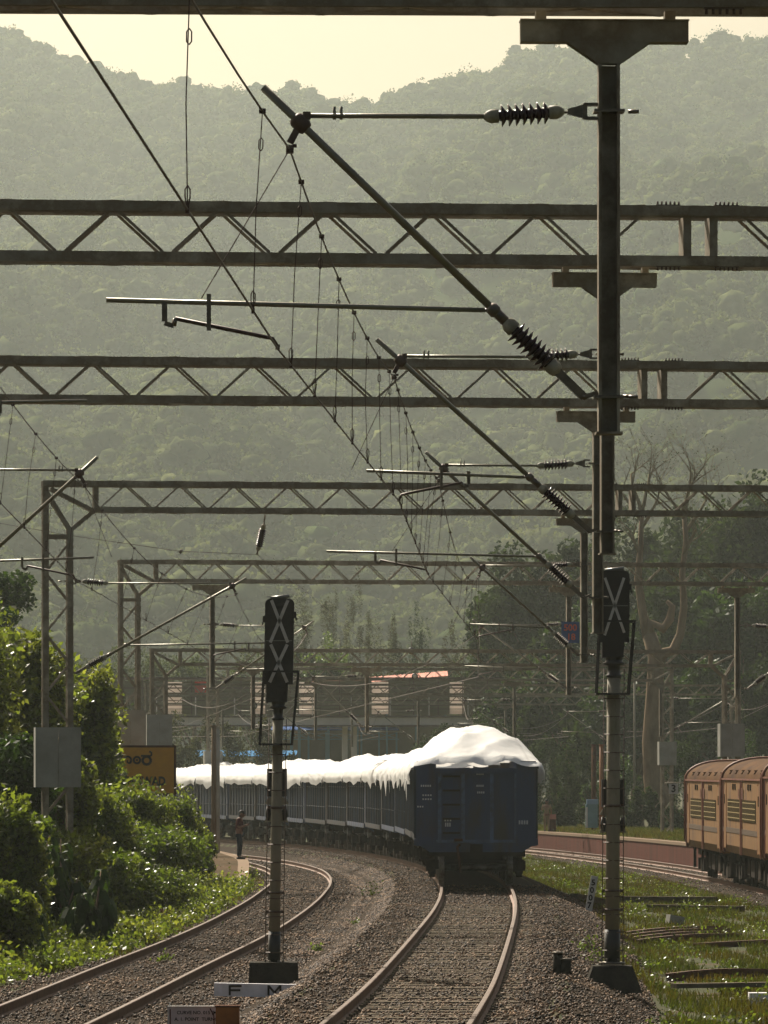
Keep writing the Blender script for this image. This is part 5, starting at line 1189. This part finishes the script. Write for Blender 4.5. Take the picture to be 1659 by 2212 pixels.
for i, (x, Yc, lb) in enumerate(((560, 520, 'dark wooded clump at the valley foot behind the crossed signals'), (420, 525, 'wooded clump at the valley foot left of the signal'), (280, 520, 'wooded clump at the valley foot behind the left portals'), (1030, 520, 'wooded clump at the valley foot right of the feathery trees'), (140, 525, 'wooded clump at the valley foot at the far left'))):
    s = FD/Yc; zt = P(x, 1400, Yc).z; leafy_tree('valley_tree', lb, (xw(x, s), Yc, -2.2), (xw(x, s), Yc, zt - 5), (4.4, 4, 5.4), 7000, .17, M['leafhill'], .3, 36, 'wooded clumps at the valley foot', low=-.9)

# bare tree with pale trunk
Yt = 332; s = FD/Yt; g = P(0, 1785, Yt).z
bt = thing('bare_tree', 'tall bare tree with a thick pale trunk behind the number three sign', 'tree', (xw(1430, s), Yt, g), world=True)
tr = MB(); Q = lambda x, y, dy=0: P(x, y, Yt + dy)
tr.tube([Q(1446, 1790), Q(1425, 1740), Q(1412, 1680), Q(1407, 1600), Q(1414, 1500), Q(1418, 1420), Q(1402, 1370)], [1.15, .85, .62, .55, .52, .5, .42], 12)
for off in (-18, 14, 30): tr.tube([Q(1440 + off*1.6, 1792), Q(1428 + off*.6, 1745, -.3), Q(1416, 1690)], [.35, .3, .2], 7)
tr.tube([Q(1416, 1440), Q(1430, 1412), Q(1455, 1405), Q(1470, 1370), Q(1478, 1310), Q(1474, 1240), Q(1482, 1170), Q(1478, 1110)], [.42, .36, .32, .26, .22, .19, .16, .13], 9)
tr.tube([Q(1402, 1380), Q(1405, 1345), Q(1432, 1358), Q(1447, 1338), Q(1452, 1310), Q(1440, 1298)], [.4, .36, .30, .26, .2, .1], 9)
tr.tube([Q(1400, 1375), Q(1388, 1320), Q(1378, 1250), Q(1384, 1180), Q(1386, 1110)], [.36, .26, .22, .17, .13], 8)
tr.build('trunk', M['barkpale'], bt)
rrn = np.random.RandomState(5); tw = MB(); tips = []
for (x, y, dx, L) in ((1478, 1112, .1, 2.6), (1478, 1120, -.7, 2.4), (1480, 1150, .8, 2.6), (1476, 1200, .6, 1.8), (1386, 1112, .1, 2.6), (1386, 1125, -.8, 2.2), (1385, 1140, .7, 2.3), (1384, 1200, -.6, 1.6), (1474, 1105, .4, 2.6), (1386, 1110, -.3, 2.6)):
    tube_tree(tw, Q(x, y), (dx, rrn.uniform(-.5, .5), 1), L, .13, 4, .52, rrn, kids_=3, seg=4, endr=.5, minr=.004, tips=tips)
tw.build('branches', M['twig'], bt)
tp = np.array([tuple(t_) for t_ in tips]); tp = tp[rs.choice(len(tp), min(len(tp), 700))]; tp = np.repeat(tp, 2, 0) + rs.normal(0, .12, (len(tp)*2, 3)); v, f = leaves(tp, rs.uniform(.03, .07, len(tp)), .5); np_mesh('sparse_leaves', v, f, M['leafolive'], bt)

# left bank bushes
G = 'bushes on the left bank'
bush = [
 # x, ytop, ybottom, Y, halfwidth(px), n, leaf size, material, label
 (40, 1372, 1640, 132, 110, 15000, .075, 'leaf', 'tall glossy bush behind the left lattice column'),
 (-70, 1330, 1700, 126, 110, 9000, .075, 'leaf', 'tall bush cut by the left edge below the dark tree'),
 (196, 1478, 1720, 137, 62, 11000, .07, 'leaf', 'bush between the first and second guard sheets'),
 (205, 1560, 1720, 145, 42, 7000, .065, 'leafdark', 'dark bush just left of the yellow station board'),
 (246, 1622, 1720, 151, 22, 5200, .05, 'leaf', 'leafy shoot covering the left end of the yellow station board'),
 (120, 1640, 1800, 122, 80, 9000, .07, 'leaf', 'dark bush under the nearest guard sheet'),
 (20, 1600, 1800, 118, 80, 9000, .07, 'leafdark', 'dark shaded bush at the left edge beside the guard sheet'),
 (290, 1696, 1860, 147, 85, 13000, .055, 'leaf', 'sunlit bush in front of the yellow station board'),
 (385, 1722, 1870, 152, 50, 9000, .052, 'leaf', 'sunlit bush right below the station board corner'),
 (210, 1720, 1900, 132, 90, 12000, .055, 'leaf', 'sunlit bush below the second guard sheet'),
 (340, 1790, 1900, 140, 95, 12000, .05, 'weed', 'low bright bush beside the platform end'),
 (430, 1800, 1880, 160, 36, 6000, .05, 'weed', 'low olive bush touching the platform'),
 (110, 1790, 1990, 112, 100, 12000, .055, 'leaf', 'mid height bush left of the drooping plant'),
 (240, 1860, 1960, 122, 90, 11000, .048, 'weed', 'low leafy bush above the broken planks'),
 (20, 1740, 1980, 105, 75, 10000, .06, 'leaf', 'dark bush at the left edge halfway down the bank'),
 (10, 1925, 2050, 97, 62, 8000, .055, 'leaf', 'dark bush at the left edge lowest on the bank'),
 (330, 1890, 1975, 128, 90, 10000, .042, 'weed', 'low sunlit weeds bush right of the drooping plant'),
 (-60, 1180, 1330, 205, 115, 9000, .12, 'leafdark', None),
]
for (x, yt, yb, Yc, hw, n, ls, mm, lb) in bush:
    if lb is None: continue
    s = FD/Yc; zt = P(x, yt, Yc).z; zb_ = P(x, yb, Yc).z; X = xw(x, s); g = gz(X, Yc); zb_ = min(zb_, zt - .4); zc = (zt + zb_)/2
    leafy_tree('bush', lb, (X, Yc, min(g, zb_)), (X, Yc, zc), (hw/s*1.1, hw/s*1.3, (zt - zb_)/2 + .15), int(n*.8), ls*1.25, M[mm], .035, 60, G, low=-.95, cat='bush', spread=.42)
leafy_tree('broadleaf_tree', 'dark tree reaching in at the left edge above the bushes', (-14.5, 205, .2), (xw(-60, 58.5), 205, P(0, 1275, 205).z), (2.1, 2, 1.6), 9000, .10, M['leafdark'], .22, 34, None, low=-.8)
leafy_tree('broadleaf_tree', 'dark tree behind the left bushes, lower branch at the edge', (-13.5, 195, .2), (xw(-40, 61.5), 195, P(0, 1350, 195).z), (1.6, 1.6, 1.1), 6000, .10, M['leafdark'], .16, 30, None, low=-.8)
# plants with drooping leaves
def droop(label, x, yb, Yc, hh, n, seed, mm):
    s = FD/Yc; X = xw(x, s); g = gz(X, Yc); rr = np.random.RandomState(seed); root = thing('drooping_plant', label, 'plant', (X, Yc, g), world=True, group='drooping leaf plants on the left bank')
    st = MB(); V = []; F = []; k = 0
    for j in range(6):
        a = rr.uniform(0, 6.28); tp_ = Vector((X + math.cos(a)*rr.uniform(.1, .7), Yc + math.sin(a)*.5, g + hh*rr.uniform(.5, 1))); st.tube([(X, Yc, g - .1), (X + (tp_.x - X)*.4, Yc, g + (tp_.z - g)*.6), tp_], [.03, .022, .012], 6)
        for q_ in range(n // 6):
            z0 = rr.uniform(.35, 1); o_ = Vector((X, Yc, g)).lerp(tp_, z0); d = Vector((rr.normal(), rr.normal(), 0)).normalized(); L = rr.uniform(.22, .42); w_ = L*.17; sd_ = Vector((-d.y, d.x, 0))
            a0 = o_; a1 = o_ + d*L*.35 + Vector((0, 0, .04)); a2 = o_ + d*L*.6 - Vector((0, 0, L*.35)); a3 = o_ + d*L*.65 - Vector((0, 0, L*.85))
            V += [a0, a1 + sd_*w_, a1 - sd_*w_, a2 + sd_*w_, a2 - sd_*w_, a3]; F += [(k, k+1, k+2, k), (k+1, k+3, k+4, k+2), (k+3, k+5, k+4, k+3)]; k += 6
    st.build('stem', M['bark'], root)
    me = MB(); me.add(V, [tuple(dict.fromkeys(f_)) for f_ in F]); me.build('leaves', M[mm], root)
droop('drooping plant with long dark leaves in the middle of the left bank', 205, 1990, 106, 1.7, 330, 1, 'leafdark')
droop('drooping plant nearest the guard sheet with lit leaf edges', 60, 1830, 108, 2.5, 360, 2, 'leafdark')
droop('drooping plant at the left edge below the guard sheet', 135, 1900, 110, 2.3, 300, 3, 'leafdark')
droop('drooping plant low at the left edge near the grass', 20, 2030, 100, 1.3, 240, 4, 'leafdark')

# grass, weeds and creepers on the ground: nobody could count them
def blades(X, Y, h, w_=.006):
    n = len(X); z = ground(X, Y); a = rs.uniform(0, 6.28, n); dx = np.cos(a)*w_*rs.uniform(.7, 1.6, n); dy = np.sin(a)*w_; lx = rs.normal(0, .35, n)*h; ly = rs.normal(0, .35, n)*h
    v = np.stack([np.stack([X - dx, Y - dy, z - .02], 1), np.stack([X + dx, Y + dy, z - .02], 1), np.stack([X + lx + dx*.3, Y + ly, z + h], 1), np.stack([X + lx - dx*.3, Y + ly, z + h], 1)], 1)
    return v.reshape(-1, 3), np.arange(4*n).reshape(-1, 4)
def patch_noise(X, Y, sc, sd): 
    r_ = np.random.RandomState(sd); v = 0
    for k in range(5):
        a = r_.uniform(0, 6.28); f_ = r_.uniform(.6, 1.6)/sc; v = v + np.sin(X*math.cos(a)*f_*6.28*1.0 + Y*math.sin(a)*f_*1.6 + r_.uniform(0, 6))
    return v / 5
n = 330000; Yg = 60 + rs.uniform(0, 1, n)**1.25 * 235; Xg = rs.uniform(-1, 1, n) * (.074*Yg + .3)
dA = Xg - cA(Yg); dB = Xg - cB(Yg); dC = Xg - cC(Yg); rightg = (dA > 2.9) & ~((np.abs(dC) < 2.3)) & (dC < 2.3); leftg = (dB < -1.35 - .9*(1 - smooth(90, 104, Yg)) - .15*np.sin(Yg*.9)); 
edge = patch_noise(Xg, Yg, 2.0, 3)
kp = (rightg & ((dA > 3.4) | (edge > .1)) & (edge > -.33)) | leftg
Xg, Yg, edge = Xg[kp], Yg[kp], edge[kp]; hh = rs.uniform(.05, .16, len(Xg)) * (1 + .6*np.clip(edge, 0, 1))
v, f = blades(Xg, Yg, hh, .011); tag(np_mesh('grass', v, f, M['grass']), None, None, kind='stuff')
# leafy creepers
n = 5200; Yg = 62 + rs.uniform(0, 1, n)**1.2 * 240; Xg = rs.uniform(-1, 1, n) * (.074*Yg + .3); dA = Xg - cA(Yg); dB = Xg - cB(Yg); dC = Xg - cC(Yg)
pn = patch_noise(Xg, Yg, 1.7, 11)
kp = ((dA > 3.2) & (dC < -2.2) & (pn > .22)) | ((dB < -1.4 - .9*(1 - smooth(90, 104, Yg)))) ; Xg, Yg, pn = Xg[kp], Yg[kp], pn[kp]; isL = Xg < cB(Yg)
pts = []; sz = []
for i in range(len(Xg)):
    k = 46; r0 = rs.uniform(.10, .26) * (1.25 if isL[i] else 1); g = gz(Xg[i], Yg[i]); p = rs.normal(0, 1, (k, 3)) * np.array([r0, r0, r0*.45]) + np.array([Xg[i], Yg[i], g + r0*.55]); pts.append(p); sz.append(rs.uniform(.018, .045, k))
pts = np.concatenate(pts); v, f = leaves(pts, np.concatenate(sz), .65, .6); tag(np_mesh('weeds', v, f, M['weed']), None, None, kind='stuff')
# undergrowth on the left bank
n = 6200; Yg = rs.uniform(72, 178, n); e0 = 1.7 + .8*(1 - smooth(90, 104, Yg)); Xg = cB(Yg) - e0 - rs.uniform(0, 1, n)**1.3 * 8; kp = (np.abs(Xg) < .0715*Yg + 1) & ~((Yg > 166) & (Xg > cB(Yg) - 3.9)); Xg, Yg = Xg[kp], Yg[kp]; dd = cB(Yg) - Xg - 2.3
pts = []; sz = []
for i in range(len(Xg)):
    k = 75; r0 = rs.uniform(.22, .5); g = gz(Xg[i], Yg[i]); hgt = min(.03 + max(dd[i], 0)*.30, 1.7) * rs.uniform(.3, 1.0); p = rs.normal(0, .6, (k, 3)) * np.array([r0, r0, r0*.7]) + np.array([Xg[i], Yg[i], g + hgt]); pts.append(p); sz.append(rs.uniform(.025, .07, k))
v, f = leaves(np.concatenate(pts), np.concatenate(sz), .6, .3); tag(np_mesh('undergrowth', v, f, M['leaf']), None, None, kind='stuff')
# grass on the right platform
n = 30000; Yg = rs.uniform(175, 345, n); Xg = cC(Yg) + rs.uniform(2.3, 10, n); z = .19 + fall(Yg)
v, f = blades(Xg, Yg, rs.uniform(.06, .2, n), .018); v[:, 2] += np.repeat(z - ground(Xg, Yg), 4); tag(np_mesh('platform_grass', v, f, M['grass']), None, None, kind='stuff')
# single weeds between the tracks
for i, (x, y, r0, lb) in enumerate(((803, 1925, .28, 'weed clump with a dark stick in the ballast left of the goods track'), (684, 2040, .12, 'tiny weed sprout in the ballast near the left rail'), (770, 1985, .10, 'tiny weed sprout between the two tracks'), (590, 2112, .16, 'weed sprouting beside the left signal base'), (356, 2066, .12, 'weed sprouting between the rails of the empty track'), (1300, 2125, .34, 'leafy weed in front of the right signal base'), (1268, 2100, .2, 'small leafy weed left of the right signal base'))):
    a = XY(x, y, -.35 if x < 1200 else -.7); k = 160 if r0 > .2 else 70; g = gz(*a); root = thing('weed_clump', lb, 'weed', (a[0], a[1], g), world=True, group='single weeds in the ballast')
    p = rs.normal(0, 1, (k, 3)) * np.array([r0*.6, r0*.6, r0*.5]) + np.array([a[0], a[1], g + r0*.6]); p[:, 2] = np.maximum(p[:, 2], g); v, f = leaves(p, rs.uniform(.02, .05, k), .5, .5); np_mesh('leaves', v, f, M['weed'], root)
    st = MB()
    for j in range(4): st.tube([(a[0], a[1], g - .03), (a[0] + random.uniform(-.5, .5)*r0, a[1], g + r0*random.uniform(.8, 1.6))], [.008, .004], 5)
    st.build('stem', M['twig'], root)

# ------------------------------------------------------------------ haze: one closed box of even air
hz_ = MB().box((0, 2050, 213), (2900, 4220, 440)).build('haze', None); hz_['kind'] = 'stuff'
hm = bpy.data.materials.new('haze_air'); hm.use_nodes = True; nt = hm.node_tree; nt.nodes.remove(nt.nodes['Principled BSDF'])
pv = nt.nodes.new('ShaderNodeVolumePrincipled'); pv.inputs['Density'].default_value = HAZE_DENSITY; pv.inputs['Color'].default_value = (*HAZE_COLOR, 1); pv.inputs['Anisotropy'].default_value = .55
nt.links.new(pv.outputs[0], nt.nodes['Material Output'].inputs['Volume']); hz_.data.materials.clear(); hz_.data.materials.append(hm)
